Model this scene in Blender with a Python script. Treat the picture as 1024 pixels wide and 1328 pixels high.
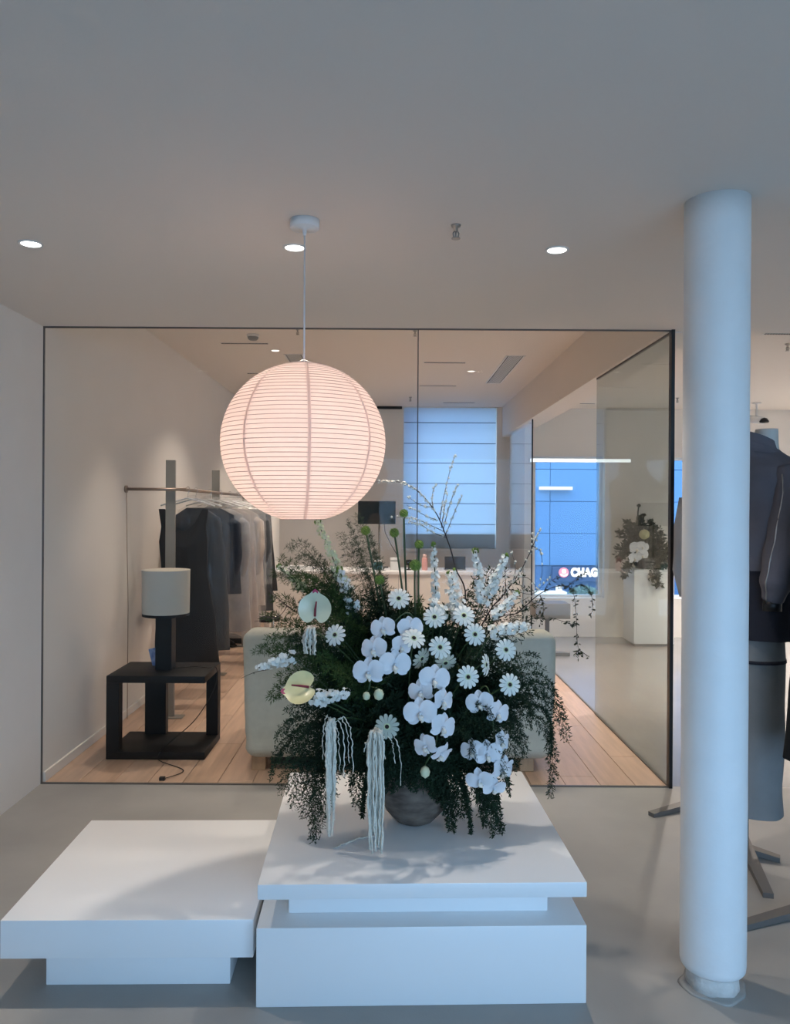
import bpy, bmesh, math, random
from mathutils import Vector, Matrix, noise
random.seed(7)
for o in list(bpy.data.objects): bpy.data.objects.remove(o)
S = bpy.context.scene
C = S.collection

# ------------------------------------------------------------------ camera
F = 1008.0; VX, VY = 505.0, 660.0; ROLL = 0.006; H = 1.5
cam = bpy.data.cameras.new('camera'); cam.sensor_fit = 'VERTICAL'
cam.sensor_height = 36.0; cam.lens = 36.0 * F / 1328.0
cam.shift_x = (512 - VX) / 1328.0; cam.shift_y = (VY - 664) / 1328.0
cam.clip_start = 0.02
camo = bpy.data.objects.new('camera', cam); C.objects.link(camo)
camo.location = (0, 0, H); camo.rotation_euler = (math.pi / 2, -ROLL, 0)
S.camera = camo

# ------------------------------------------------------------------ world, daylight, exposure
w = bpy.data.worlds.new('sky'); S.world = w; w.use_nodes = True
bg = w.node_tree.nodes['Background']
bg.inputs[0].default_value = (0.385, 0.655, 1.0, 1); bg.inputs[1].default_value = 6.8
S.view_settings.view_transform = 'Standard'; S.view_settings.look = 'None'
S.view_settings.exposure = 0.0; S.view_settings.gamma = 1.0
S.view_settings.use_curve_mapping = False
def portal(loc, rot, sx, sy):
    l = bpy.data.lights.new('daylight_portal', 'AREA'); l.shape = 'RECTANGLE'; l.size = sx; l.size_y = sy
    l.cycles.is_portal = True
    o = bpy.data.objects.new('daylight_portal', l); C.objects.link(o); o.location = loc; o.rotation_euler = rot
portal((1.85, -1.94, 1.12), (math.pi / 2, 0, 0), 4.1, 2.1)

# ------------------------------------------------------------------ helpers
def at(px, py, y):
    """pixel -> point on the plane at distance y"""
    a, b = px - VX, VY - py
    x = a - b * ROLL; z = a * ROLL + b
    return Vector((x * y / F, y, H + z * y / F))
def on_z(px, py, zz):
    """pixel -> point on a horizontal plane of height zz"""
    p = at(px, py, 1.0); k = (zz - H) / (p.z - H)
    return Vector((p.x * k, k, zz))

class MB:
    def __init__(s): s.v = []; s.f = []
    def add(s, vs, fs):
        n = len(s.v); s.v += [tuple(v) for v in vs]; s.f += [tuple(i + n for i in f) for f in fs]; return s
    def box(s, lo, hi, bev=0.0, seg=2, M=None):
        bm = bmesh.new(); bmesh.ops.create_cube(bm, size=1)
        for v in bm.verts:
            v.co = Vector([(lo[i] + hi[i]) / 2 + v.co[i] * (hi[i] - lo[i]) for i in range(3)])
        if bev > 0: bmesh.ops.bevel(bm, geom=bm.edges[:], offset=bev, segments=seg, affect='EDGES', profile=0.5)
        bm.verts.index_update()
        vs = [(M @ v.co if M else v.co.copy()) for v in bm.verts]; fs = [[v.index for v in f.verts] for f in bm.faces]
        bm.free(); return s.add(vs, fs)
    def tube(s, pts, r, seg=8, cap=True):
        pts = [Vector(p) for p in pts]; n = len(pts)
        rs = r if isinstance(r, (list, tuple)) else [r] * n
        d = (pts[1] - pts[0]).normalized(); u = d.orthogonal().normalized(); vs = []
        for i in range(n):
            t = (pts[min(i + 1, n - 1)] - pts[max(i - 1, 0)])
            t = t.normalized() if t.length > 1e-9 else d
            u = (u - t * u.dot(t)); u = u.normalized() if u.length > 1e-6 else t.orthogonal().normalized()
            b = t.cross(u)
            for k in range(seg):
                a = 2 * math.pi * k / seg; vs.append(pts[i] + (u * math.cos(a) + b * math.sin(a)) * rs[i])
        fs = [(i * seg + k, i * seg + (k + 1) % seg, (i + 1) * seg + (k + 1) % seg, (i + 1) * seg + k) for i in range(n - 1) for k in range(seg)]
        if cap: fs += [tuple(range(seg))[::-1], tuple((n - 1) * seg + k for k in range(seg))]
        return s.add(vs, fs)
    def lathe(s, prof, seg=32, c=(0, 0, 0), wob=None):
        vs = []; n = len(prof)
        for i, (r, z) in enumerate(prof):
            for k in range(seg):
                a = 2 * math.pi * k / seg; rr = r * (wob(a, z) if wob else 1)
                vs.append((c[0] + rr * math.cos(a), c[1] + rr * math.sin(a), c[2] + z))
        fs = [(i * seg + k, i * seg + (k + 1) % seg, (i + 1) * seg + (k + 1) % seg, (i + 1) * seg + k) for i in range(n - 1) for k in range(seg)]
        if prof[0][0] > 0.0005: fs.append(tuple(range(seg))[::-1])
        if prof[-1][0] > 0.0005: fs.append(tuple((n - 1) * seg + k for k in range(seg)))
        return s.add(vs, fs)
    def quad(s, a, b, c, d): return s.add([a, b, c, d], [(0, 1, 2, 3)])
    def mesh(s, name, smooth=False):
        m = bpy.data.meshes.new(name); m.from_pydata(s.v, [], s.f); m.update()
        if smooth: m.polygons.foreach_set('use_smooth', [True] * len(m.polygons))
        return m
    def build(s, name, mat, parent=None, smooth=False):
        return link(name, s.mesh(name, smooth), mat, parent)
def link(name, mesh, mat, parent=None, M=None):
    if mat is not None and not mesh.materials: mesh.materials.append(mat)
    o = bpy.data.objects.new(name, mesh); C.objects.link(o)
    if parent: o.parent = parent
    if M is not None: o.matrix_basis = M
    return o
def tag(o, label, cat, group=None):
    o['label'] = label; o['category'] = cat
    if group: o['group'] = group
    return o
def struct(o, label=None, cat=None):
    o['kind'] = 'structure'
    if label: o['label'] = label; o['category'] = cat
    return o
def thing(name, label, cat, loc=(0, 0, 0), rz=0, group=None):
    o = bpy.data.objects.new(name, None); C.objects.link(o); o.empty_display_size = 0.05
    o.location = loc; o.rotation_euler = (0, 0, rz); return tag(o, label, cat, group)
def copy_tree(o, parent=None):
    c = o.copy(); C.objects.link(c); c.parent = parent
    for ch in list(o.children): copy_tree(ch, c)
    return c
def R(a, b): return random.uniform(a, b)
def sharp(o, ang=35):
    m = o.data; m.polygons.foreach_set('use_smooth', [True] * len(m.polygons)); m.set_sharp_from_angle(angle=math.radians(ang)); return o
def bez(a, b, c, n):
    a, b, c = Vector(a), Vector(b), Vector(c)
    return [a * (1 - t) ** 2 + b * 2 * t * (1 - t) + c * t * t for t in [i / (n - 1) for i in range(n)]]

# ------------------------------------------------------------------ materials
def mat(name, col, rough=0.6, metal=0.0, var=0.0, vscale=8.0, bump=0.0, bscale=60.0, spec=0.5, trans=None, col2=None, stretch=None):
    m = bpy.data.materials.new(name); m.use_nodes = True; nt = m.node_tree; N = nt.nodes; L = nt.links
    b = N['Principled BSDF']; b.inputs['Base Color'].default_value = (*col, 1); b.inputs['Roughness'].default_value = rough
    b.inputs['Metallic'].default_value = metal; b.inputs['Specular IOR Level'].default_value = spec
    tc = N.new('ShaderNodeTexCoord'); src = tc.outputs['Object']
    if stretch:
        mp = N.new('ShaderNodeMapping'); mp.inputs['Scale'].default_value = stretch; L.new(src, mp.inputs[0]); src = mp.outputs[0]
    if var > 0 or col2:
        nz = N.new('ShaderNodeTexNoise'); nz.inputs['Scale'].default_value = vscale; nz.inputs['Detail'].default_value = 5; L.new(src, nz.inputs['Vector'])
        rp = N.new('ShaderNodeValToRGB'); rp.color_ramp.elements[0].position = 0.3; rp.color_ramp.elements[1].position = 0.7
        c2 = col2 or tuple(min(1, c * (1 + var)) for c in col); c1 = col if col2 else tuple(c * (1 - var) for c in col)
        rp.color_ramp.elements[0].color = (*c1, 1); rp.color_ramp.elements[1].color = (*c2, 1)
        L.new(nz.outputs['Fac'], rp.inputs[0]); L.new(rp.outputs[0], b.inputs['Base Color'])
    if bump > 0:
        n2 = N.new('ShaderNodeTexNoise'); n2.inputs['Scale'].default_value = bscale; n2.inputs['Detail'].default_value = 4; L.new(src, n2.inputs['Vector'])
        bp = N.new('ShaderNodeBump'); bp.inputs['Strength'].default_value = bump; bp.inputs['Distance'].default_value = 0.01
        L.new(n2.outputs['Fac'], bp.inputs['Height']); L.new(bp.outputs[0], b.inputs['Normal'])
    if trans:   # thin translucent sheet: share of light let through
        t = N.new('ShaderNodeBsdfTranslucent'); t.inputs[0].default_value = (*trans[1], 1)
        mx = N.new('ShaderNodeMixShader'); mx.inputs[0].default_value = trans[0]
        L.new(b.outputs[0], mx.inputs[1]); L.new(t.outputs[0], mx.inputs[2]); L.new(mx.outputs[0], N['Material Output'].inputs[0])
    return m
def emit(name, col, s):
    m = bpy.data.materials.new(name); m.use_nodes = True; N = m.node_tree.nodes
    e = N.new('ShaderNodeEmission'); e.inputs[0].default_value = (*col, 1); e.inputs[1].default_value = s
    m.node_tree.links.new(e.outputs[0], N['Material Output'].inputs[0]); return m
def glass_mat(name, tint, f0=0.006, k=0.5, haze=0.0):
    m = bpy.data.materials.new(name); m.use_nodes = True; nt = m.node_tree; N = nt.nodes; L = nt.links
    N.remove(N['Principled BSDF'])
    t = N.new('ShaderNodeBsdfTransparent'); t.inputs[0].default_value = (*tint, 1)
    g = N.new('ShaderNodeBsdfGlossy'); g.inputs['Roughness'].default_value = 0.0; g.inputs[0].default_value = (1, 1, 1, 1)
    lw = N.new('ShaderNodeLayerWeight'); lw.inputs[0].default_value = 0.5
    p = N.new('ShaderNodeMath'); p.operation = 'POWER'; p.inputs[1].default_value = 5; L.new(lw.outputs['Facing'], p.inputs[0])
    ma = N.new('ShaderNodeMath'); ma.operation = 'MULTIPLY_ADD'; ma.inputs[1].default_value = k; ma.inputs[2].default_value = f0
    L.new(p.outputs[0], ma.inputs[0])
    mx = N.new('ShaderNodeMixShader'); L.new(ma.outputs[0], mx.inputs[0]); L.new(t.outputs[0], mx.inputs[1]); L.new(g.outputs[0], mx.inputs[2])
    out = mx
    if haze > 0:
        d = N.new('ShaderNodeBsdfDiffuse'); d.inputs[0].default_value = (0.8, 0.8, 0.8, 1)
        m2 = N.new('ShaderNodeMixShader'); m2.inputs[0].default_value = haze; L.new(mx.outputs[0], m2.inputs[1]); L.new(d.outputs[0], m2.inputs[2]); out = m2
    L.new(out.outputs[0], N['Material Output'].inputs[0]); return m

WALL = mat('wall_paint', (0.76, 0.72, 0.67), 0.75, bump=0.04, bscale=90, var=0.02, vscale=3)
CEIL = mat('ceiling_paint', (0.76, 0.705, 0.65), 0.8, bump=0.03, bscale=120)
CEMENT = mat('microcement', (0.335, 0.325, 0.305), 0.5, var=0.10, vscale=2.2, bump=0.05, bscale=140)
CEMENT2 = mat('pale_microcement', (0.29, 0.29, 0.295), 0.2, var=0.06, vscale=1.8, bump=0.03, bscale=120)
WHITE = mat('white_lacquer', (0.84, 0.84, 0.84), 0.32, bump=0.015, bscale=200)
PLASTER = mat('white_plaster', (0.78, 0.79, 0.79), 0.5, bump=0.10, bscale=45, var=0.02, vscale=10)
COLLAR = mat('rough_plaster', (0.62, 0.60, 0.57), 0.8, bump=0.4, bscale=80, var=0.15, vscale=20)
BLACKW = mat('black_stained_wood', (0.009, 0.008, 0.008), 0.55, spec=0.25, bump=0.05, bscale=60, stretch=(1, 8, 8))
BLACKM = mat('black_metal', (0.012, 0.012, 0.013), 0.4, 0.3)
DARKM = mat('dark_frame_metal', (0.13, 0.12, 0.11), 0.6, 0.2)
STEEL = mat('brushed_steel', (0.42, 0.40, 0.37), 0.35, 0.9)
TAUPE = mat('taupe_painted_steel', (0.27, 0.25, 0.215), 0.5, 0.2)
BRASS = mat('dull_bronze', (0.32, 0.25, 0.20), 0.4, 0.7)
CHROME = mat('chrome', (0.8, 0.8, 0.8), 0.12, 1.0)
CLEAR = glass_mat('clear_glass', (0.985, 0.992, 0.987))
GREEN = glass_mat('green_tinted_glass', (0.80, 0.825, 0.80), 0.02, 0.5, 0.03)
OAKS = [mat('oak_plank_%s' % n, c, 0.34, var=0.13, vscale=3.5, bump=0.04, bscale=30, stretch=(9, 0.7, 4)) for n, c in
        (('light', (0.56, 0.39, 0.285)), ('mid', (0.53, 0.36, 0.26)), ('warm', (0.55, 0.37, 0.26)))]
SOFA = mat('sage_linen', (0.50, 0.51, 0.45), 0.9, var=0.05, vscale=30, bump=0.25, bscale=220)
LEGWOOD = mat('sofa_leg_oak', (0.42, 0.28, 0.17), 0.5, var=0.15, vscale=6, stretch=(6, 6, 1))
SHADE = mat('cream_lampshade_linen', (0.72, 0.69, 0.62), 0.9, bump=0.12, bscale=300, trans=(0.25, (0.7, 0.66, 0.56)))
PAPER = mat('washi_paper', (0.84, 0.76, 0.72), 0.9, var=0.03, vscale=40, bump=0.06, bscale=150, trans=(0.62, (0.95, 0.80, 0.715)))
WIRE = mat('bamboo_wire', (0.42, 0.29, 0.25), 0.7)
SEAM = mat('paper_seam', (0.80, 0.71, 0.67), 0.9, trans=(0.6, (0.93, 0.80, 0.74)))
LAMP = emit('downlight_led', (1.0, 0.96, 0.9), 9.0)
LAMPW = emit('warm_downlight_led', (1.0, 0.88, 0.76), 2.2)
LED = emit('linear_led', (0.95, 0.97, 1.0), 1.6)
PLASTIC = mat('white_plastic', (0.75, 0.75, 0.74), 0.4)
GREYP = mat('grey_plastic', (0.30, 0.31, 0.31), 0.5)
SLOT = mat('black_slot', (0.015, 0.015, 0.015), 0.7)
CORD = mat('black_cord', (0.01, 0.01, 0.01), 0.6)
WCORD = mat('white_cord', (0.72, 0.72, 0.72), 0.5)
VASE = mat('grey_brown_stoneware', (0.065, 0.046, 0.036), 0.8, col2=(0.19, 0.15, 0.118), vscale=14, bump=0.5, bscale=26, stretch=(1, 1, 2.5))
FERN = mat('fern_green', (0.016, 0.034, 0.017), 0.7, var=0.35, vscale=9, spec=0.25, trans=(0.15, (0.03, 0.075, 0.022)))
FERNL = mat('light_fern_green', (0.040, 0.078, 0.022), 0.7, var=0.3, vscale=9, spec=0.25, trans=(0.2, (0.055, 0.11, 0.03)))
FERNG = mat('grey_green_fern', (0.06, 0.08, 0.052), 0.7, var=0.3, vscale=9, spec=0.25, trans=(0.2, (0.08, 0.12, 0.06)))
STEM = mat('flower_stem_green', (0.03, 0.06, 0.018), 0.5, var=0.2, vscale=20)
DSTEM = mat('dark_stem', (0.015, 0.024, 0.011), 0.7, spec=0.25)
TWIG = mat('brown_twig', (0.028, 0.02, 0.017), 0.8, bump=0.3, bscale=200)
PETAL = mat('orchid_white', (0.83, 0.84, 0.87), 0.55, bump=0.12, bscale=60, var=0.03, vscale=25, trans=(0.2, (0.85, 0.86, 0.9)))
LIP = mat('orchid_lip_cream', (0.78, 0.66, 0.50), 0.5, col2=(0.85, 0.83, 0.80), vscale=60)
BUD = mat('orchid_bud', (0.60, 0.62, 0.42), 0.5, var=0.1, vscale=40)
GERB = mat('gerbera_white', (0.86, 0.87, 0.80), 0.6, trans=(0.2, (0.85, 0.88, 0.78)))
GERBD = mat('gerbera_dull_shaded', (0.52, 0.55, 0.47), 0.7, trans=(0.2, (0.6, 0.63, 0.5)))  # duller petal copy; the shaded flower has its shade put into this colour
GEYE = mat('gerbera_eye', (0.02, 0.014, 0.012), 0.9)
GRING = mat('gerbera_ring', (0.62, 0.68, 0.40), 0.8)
ALLIUM = mat('allium_green', (0.14, 0.22, 0.035), 0.7, var=0.4, vscale=60, bump=0.5, bscale=200)
ANTH = mat('anthurium_pale_green', (0.58, 0.62, 0.46), 0.3, var=0.06, vscale=14, bump=0.12, bscale=25)
ANTHY = mat('anthurium_cream_yellow', (0.66, 0.63, 0.34), 0.28, var=0.08, vscale=14, bump=0.12, bscale=25)
ANTHP = mat('anthurium_pink_tip', (0.42, 0.06, 0.13), 0.4)
SPADIX = mat('anthurium_spadix', (0.22, 0.02, 0.04), 0.6, bump=0.5, bscale=300)
STOCKW = mat('stock_white', (0.82, 0.84, 0.80), 0.7, trans=(0.2, (0.85, 0.88, 0.82)))
STOCKG = mat('stock_pale_green', (0.60, 0.64, 0.42), 0.7, trans=(0.2, (0.6, 0.66, 0.4)))
AMAR = mat('amaranthus_pale', (0.85, 0.81, 0.70), 0.85, var=0.12, vscale=120, bump=0.7, bscale=400)
BLOSSOM = mat('blossom_cream', (0.66, 0.64, 0.55), 0.7)

# ------------------------------------------------------------------ the setting
XL = -1.88; XR = 5.4; YG = 4.215; ZC = 2.478; ZC2 = 2.87; YB = 10.4; YR = 9.2; XP = 1.535; ZC3 = 2.70
def sbox(name, lo, hi, m, bev=0): return struct(MB().box(lo, hi, bev).build(name, m))
sbox('floor_front', (XL, -2.1, -0.12), (XR, YG + 0.01, 0.0), CEMENT)
sbox('floor_hall', (XP, YG + 0.01, -0.12), (XR, YR, 0.0), CEMENT2)
sub = sbox('floor_showroom', (XL, YG + 0.01, -0.12), (XP, YB, -0.014), BLACKW)
# oak planks, each a piece of the showroom floor
pw = 0.19; k = 0; pm = {}
x = XL
while x < XP - 1e-4:
    x2 = min(x + pw, XP); y = YG + 0.012 - (k * 0.67 % 1.7); k += 1
    while y < YB:
        y0 = max(y, YG + 0.012); y1 = min(y + 1.7, YB)
        if y1 - y0 > 0.02:
            o = MB().box((x + 0.0012, y0 + 0.001, -0.013), (x2 - 0.0012, y1 - 0.001, R(-0.0006, 0.0)), 0.0015, 1).build('plank', random.choice(OAKS), sub)
        y += 1.7
    x += pw
sbox('wall_left', (XL - 0.15, -2.1, -0.12), (XL, YB + 0.15, 3.0), WALL)
sbox('ceiling_front', (XL, -2.1, ZC), (XR, YG + 0.035, ZC + 0.1), CEIL)
sbox('trim_1', (XL, YG - 0.065, ZC + 0.1), (XR, YG + 0.035, 3.0), CEIL)
sbox('ceiling_showroom', (XL, YG + 0.035, ZC2), (XP - 0.035, YB, 3.0), CEIL)
sbox('ceiling_hall', (XP + 0.2, YG + 0.035, ZC3), (XR, YR, ZC3 + 0.1), CEIL)
struct(tag(MB().box((XP - 0.035, YG + 0.035, 2.472), (XP + 0.2, YB, 3.0), 0.002, 1).build('beam', CEIL), 'boxed white ceiling beam running back above the glass side partition', 'beam'))
sbox('wall_right', (XR, -2.1, -0.12), (XR + 0.15, YR + 0.15, 3.0), WALL)
sbox('baseboard_left', (XL, YG + 0.02, 0), (XL + 0.014, YB, 0.055), WALL, 0.003)
def wall_with_holes(name, x0, x1, y0, y1, z0, z1, holes, m):
    """wall in the xz plane, holes = (x0,x1,z0,z1) sorted by x, not overlapping"""
    b = MB(); cx = x0
    for (a, c, d, e) in holes:
        b.box((cx, y0, z0), (a, y1, z1)); 
        if d > z0: b.box((a, y0, z0), (c, y1, d))
        if e < z1: b.box((a, y0, e), (c, y1, z1))
        cx = c
    b.box((cx, y0, z0), (x1, y1, z1)); return struct(b.build(name, m))
A = at(523, 530, YB); B = at(643, 712, YB)
W1 = (A.x, B.x, B.z, ZC2 - 0.01)
A = at(693, 592, YR); B = at(783, 776, YR)
W2 = (A.x, B.x, B.z, A.z)
A = at(874, 592, YR); W3 = (A.x, A.x + 0.66, B.z, W2[3])
wall_with_holes('wall_back', XL, XP + 0.2, YB, YB + 0.25, -0.12, 3.0, [W1], WALL)
wall_with_holes('wall_hall', XP + 0.06, XR, YR, YR + 0.2, -0.12, 3.0, [W2, W3], WALL)
sbox('wall_return', (XP + 0.06, YR + 0.2, -0.12), (XP + 0.2, YB, 3.0), WALL)
# storefront behind the camera: header, sill and mullions around the daylight opening
sf = struct(MB().box((XL, -2.1, 2.18), (XR, -1.95, ZC)).box((XL, -2.1, 0), (-0.2, -1.95, 2.18)).box((3.9, -2.1, 0), (XR, -1.95, 2.18)).box((-0.2, -2.1, 0), (3.9, -1.95, 0.06)).build('wall_front', WALL))
for xx in (-0.17, 1.85, 3.87):
    MB().box((xx - 0.03, -2.06, 0.06), (xx + 0.03, -1.98, 2.18)).build('mullion', DARKM, sf)
# street level outside
sbox('ground_street', (-30, -30, -3.8), (40, 60, -3.7), CEMENT)

def window(n, hole, ywall, th, mull=()):
    x0, x1, z0, z1 = hole; fr = 0.03
    b = MB().box((x0, ywall + 0.10, z0), (x0 + fr, ywall + 0.16, z1)).box((x1 - fr, ywall + 0.10, z0), (x1, ywall + 0.16, z1))
    b.box((x0 + fr, ywall + 0.10, z0), (x1 - fr, ywall + 0.16, z0 + fr)).box((x0 + fr, ywall + 0.10, z1 - fr), (x1 - fr, ywall + 0.16, z1))
    f = struct(b.build('window_%d' % n, PLASTIC))
    MB().box((x0 + fr, ywall + 0.125, z0 + fr), (x1 - fr, ywall + 0.131, z1 - fr)).build('pane', CLEAR, f)
    return f
window(1, W1, YB, .25); window(2, W2, YR, .2); window(3, W3, YR, .2)
sbox('trim_2', (W1[0] - 0.02, YB - 0.03, W1[2] - 0.03), (W1[1] + 0.02, YB + 0.1, W1[2]), WALL, 0.004)
sbox('trim_3', (-0.9, YB - 0.05, ZC2 - 0.035), (W1[0] - 0.02, YB - 0.002, ZC2 - 0.002), SLOT)

# roman blind of window 1, fabric lets the daylight through
FAB = mat('pale_blind_fabric', (0.62, 0.66, 0.70), 0.9, bump=0.05, bscale=300, trans=(0.62, (0.80, 0.84, 0.88)))
FABG = mat('grey_blind_fabric', (0.40, 0.41, 0.40), 0.9, bump=0.05, bscale=300, trans=(0.3, (0.45, 0.46, 0.45)))
BATT = mat('blind_batten', (0.10, 0.12, 0.16), 0.7)
bl = thing('roman_blind', 'pale blue roman blind with dark horizontal battens over the showroom window', 'blind', (0, YB + 0.03, W1[3]))
zs = [W1[3]] + [at(585, p, YB).z for p in (548, 575, 600.5, 627, 653, 680, 693)]
yb = 0.0
for i in range(len(zs) - 1):
    b = MB(); nx = 12
    for r in range(5):
        t = r / 4; zz = zs[i] + (zs[i + 1] - zs[i]) * t - W1[3]
        for c in range(nx + 1):
            b.v.append((W1[0] + 0.01 + (W1[1] - W1[0] - 0.02) * c / nx, -0.006 * math.sin(math.pi * t), zz))
    b.f = [(r * (nx + 1) + c, r * (nx + 1) + c + 1, (r + 1) * (nx + 1) + c + 1, (r + 1) * (nx + 1) + c) for r in range(4) for c in range(nx)]
    b.build('fabric_panel', FAB, bl, True)
    if i < len(zs) - 2:
        MB().box((W1[0] + 0.01, -0.008, zs[i + 1] - W1[3] - 0.0045), (W1[1] - 0.01, -0.001, zs[i + 1] - W1[3] + 0.0045)).build('batten', BATT, bl)
o = MB().box((W1[0] + 0.01, YB + 0.05, W1[2] + 0.002), (W1[1] - 0.01, YB + 0.056, zs[-1] + 0.02)).build('privacy_screen', FABG)
tag(o, 'grey translucent strip across the window bottom, below the blue blind', 'screen')

# ------------------------------------------------------------------ glass partition
def rail(n, lo, hi, m=DARKM): return struct(MB().box(lo, hi).build('trim_%d' % n, m))
xj = at(540.5, 700, YG).x
for nm, a, b in (('left', XL + 0.006, xj - 0.003), ('right', xj + 0.003, XP - 0.02)):
    o = MB().box((a, YG - 0.006, 0.008), (b, YG + 0.006, ZC - 0.006)).build('glass_panel', CLEAR)
    tag(o, 'wide clear glass partition panel in front of the black side table' if nm == 'left' else 'clear glass partition panel ending at the thick black frame', 'glass panel')
rail(4, (XL, YG - 0.008, 0.0), (XP, YG + 0.008, 0.006)); rail(5, (XL, YG - 0.008, ZC - 0.006), (XP, YG + 0.008, ZC + 0.001))
rail(6, (XL, YG - 0.007, 0.006), (XL + 0.005, YG + 0.007, ZC - 0.006)); rail(7, (xj - 0.0028, YG - 0.007, 0.006), (xj + 0.0028, YG + 0.007, ZC - 0.006))
rail(8, (XP - 0.018, YG - 0.02, 0.0), (XP, YG + 0.02, ZC), BLACKM)
for (y0, y1, lab, m, n) in ((YG + 0.02, at(775, 700, 1).x and XP * F / 270.0, 'green tinted side glass panel standing before the white plinth', GREEN, 9),
                      (XP * F / 185.5, YB, 'side glass panel reaching back to the showroom window wall', CLEAR, 10)):
    o = MB().box((XP - 0.014, y0, 0.008), (XP - 0.004, y1, 2.466)).build('glass_panel', m); tag(o, lab, 'glass panel')
    rail(n, (XP - 0.018, y0, 0.0), (XP, y1, 0.008)); 
    if n == 9: rail(11, (XP - 0.016, y0, 2.462), (XP - 0.002, y1, 2.472))
rail(12, (XP - 0.016, XP * F / 185.5 - 0.012, 0.0), (XP - 0.002, XP * F / 185.5, 2.472), BLACKM)
rail(13, (XP - 0.012, XP * F / 270.0, 0.0), (XP + 0.002, XP * F / 185.5 - 0.012, 0.004))

# column
cc = Vector((at(923.5, 1270, 2.46).x, 2.46, 0))
col = thing('column', 'round white plastered column standing on a rough collar', 'column', cc)
rc = 0.0985
pr = [(rc * 0.62, 0.060), (rc * 0.93, 0.062), (rc * 0.985, 0.069), (rc, 0.083)] + [(rc * (1 + 0.004 * math.sin(i * 1.7)), 0.083 + i * (ZC - 0.083) / 24) for i in range(1, 25)]
MB().lathe(pr, 56, wob=lambda a, z: 1 + 0.006 * math.sin(3 * a + z * 4) * 0.5).build('shaft', PLASTER, col, True)
MB().lathe([(rc * 0.82, 0.0), (rc * 0.79, 0.03), (rc * 0.77, 0.0615)], 40, wob=lambda a, z: 1 + 0.02 * math.sin(5 * a + 1) + 0.015 * math.sin(9 * a)).build('collar', COLLAR, col, True)
MB().lathe([(rc * 1.02, 0.0), (rc * 0.93, 0.003), (rc * 0.8, 0.008)], 40, wob=lambda a, z: 1 + 0.06 * math.sin(4 * a + 1) + 0.04 * math.sin(7 * a)).build('mortar_skirt', CEMENT, col, True)

# ------------------------------------------------------------------ ceiling fittings
def downlight(px, py, zc, warm=False, power=45, lab='', grp=None, cone=95, pos=None, aim=None):
    p = pos or on_z(px, py, zc)
    t = thing('downlight', lab, 'downlight', (p[0], p[1], zc), 0, grp); r = 0.036
    MB().lathe([(r * 0.95, 0.0), (r * 1.02, -0.004), (r * 1.22, -0.003), (r * 1.24, 0.0)], 28).build('trim_ring', PLASTIC, t, True)
    MB().lathe([(0.0001, -0.002), (r * 0.96, -0.002)], 28).build('lens', LAMPW if warm else LAMP, t)
    l = bpy.data.lights.new('spot', 'SPOT'); l.energy = power; l.spot_size = math.radians(cone); l.spot_blend = 0.8; l.shadow_soft_size = 0.02
    l.color = (1.0, 0.85, 0.72) if warm else (1.0, 0.89, 0.78)
    o = bpy.data.objects.new('spot', l); C.objects.link(o); o.parent = t; o.location = (0, 0, -0.012)
    if aim: o.rotation_euler = aim
    return t
FG = 'downlights of the front ceiling'
downlight(40, 316, ZC, lab='lit recessed downlight in the front ceiling near the left wall', power=42)
downlight(382, 321, ZC, lab='lit recessed downlight beside the lantern\'s ceiling rose', power=60)
downlight(722, 324, ZC, lab='lit recessed downlight in the front ceiling between sprinkler and column', power=54)
for (x, y) in ((-1.0, 6.75), (0.8, 7.7), (-1.0, 9.0), (-0.5, 8.0)):
    downlight(0, 0, ZC2, True, 88, 'small warm downlight in the showroom ceiling', 'downlights of the showroom ceiling', 110, (x, y))
for (x, y, pw_) in ((-1.15, 5.15, 62), (0.0, 5.2, 66), (1.0, 5.2, 98)):  # extra lamps hidden above the soffit, added to light wall and floor
    downlight(0, 0, ZC2, True, pw_, 'unseen warm downlight added in the showroom ceiling just behind the front glass', 'added downlights behind the glass', 76, (x, y))
for (x, y) in ((2.45, 6.3), (4.9, 8.25), (4.4, 6.9)):  # lamps out of view, added to brighten the hall
    downlight(0, 0, ZC3, False, 285, 'unseen downlight added to brighten the hall behind the column', 'added downlights of the hall', 125, (x, y))

def sprinkler(px, py, zc, lab, s=1.0, grp=None):
    p = on_z(px, py, zc); t = thing('sprinkler', lab, 'sprinkler', (p.x, p.y, zc), 0, grp)
    MB().lathe([(0.016 * s, 0), (0.014 * s, -0.006 * s), (0.007 * s, -0.008 * s), (0.006 * s, -0.02 * s)], 14).build('escutcheon', STEEL, t, True)
    MB().tube([(-0.004 * s, 0, -0.018 * s), (-0.009 * s, 0, -0.026 * s), (-0.007 * s, 0, -0.036 * s), (0, 0, -0.041 * s)], 0.0022 * s, 6).tube([(0.004 * s, 0, -0.018 * s), (0.009 * s, 0, -0.026 * s), (0.007 * s, 0, -0.036 * s), (0, 0, -0.041 * s)], 0.0022 * s, 6).tube([(0, 0, -0.02 * s), (0, 0, -0.04 * s)], 0.003 * s, 6).build('frame_arms', STEEL, t, True)
    MB().lathe([(0.001, -0.040 * s), (0.014 * s, -0.041 * s), (0.014 * s, -0.043 * s), (0.001, -0.0435 * s)], 12).build('deflector', STEEL, t)
sprinkler(591, 292, ZC, 'pendent metal sprinkler head in the front ceiling', 1.1)
sprinkler(386, 427, ZC2, 'small sprinkler behind the glass near the smoke detector', 1.0)
sprinkler(538, 429, ZC2, 'small sprinkler behind the glass panel joint', 1.0)
sprinkler(532, 515, ZC2, 'small far sprinkler above the window blind', 1.2)
sprinkler(878, 516, ZC3, 'small sprinkler in the hall ceiling left of the column', 1.2)
sprinkler(1021, 446, ZC3, 'sprinkler in the hall ceiling above the dark jacket', 1.2)

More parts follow.
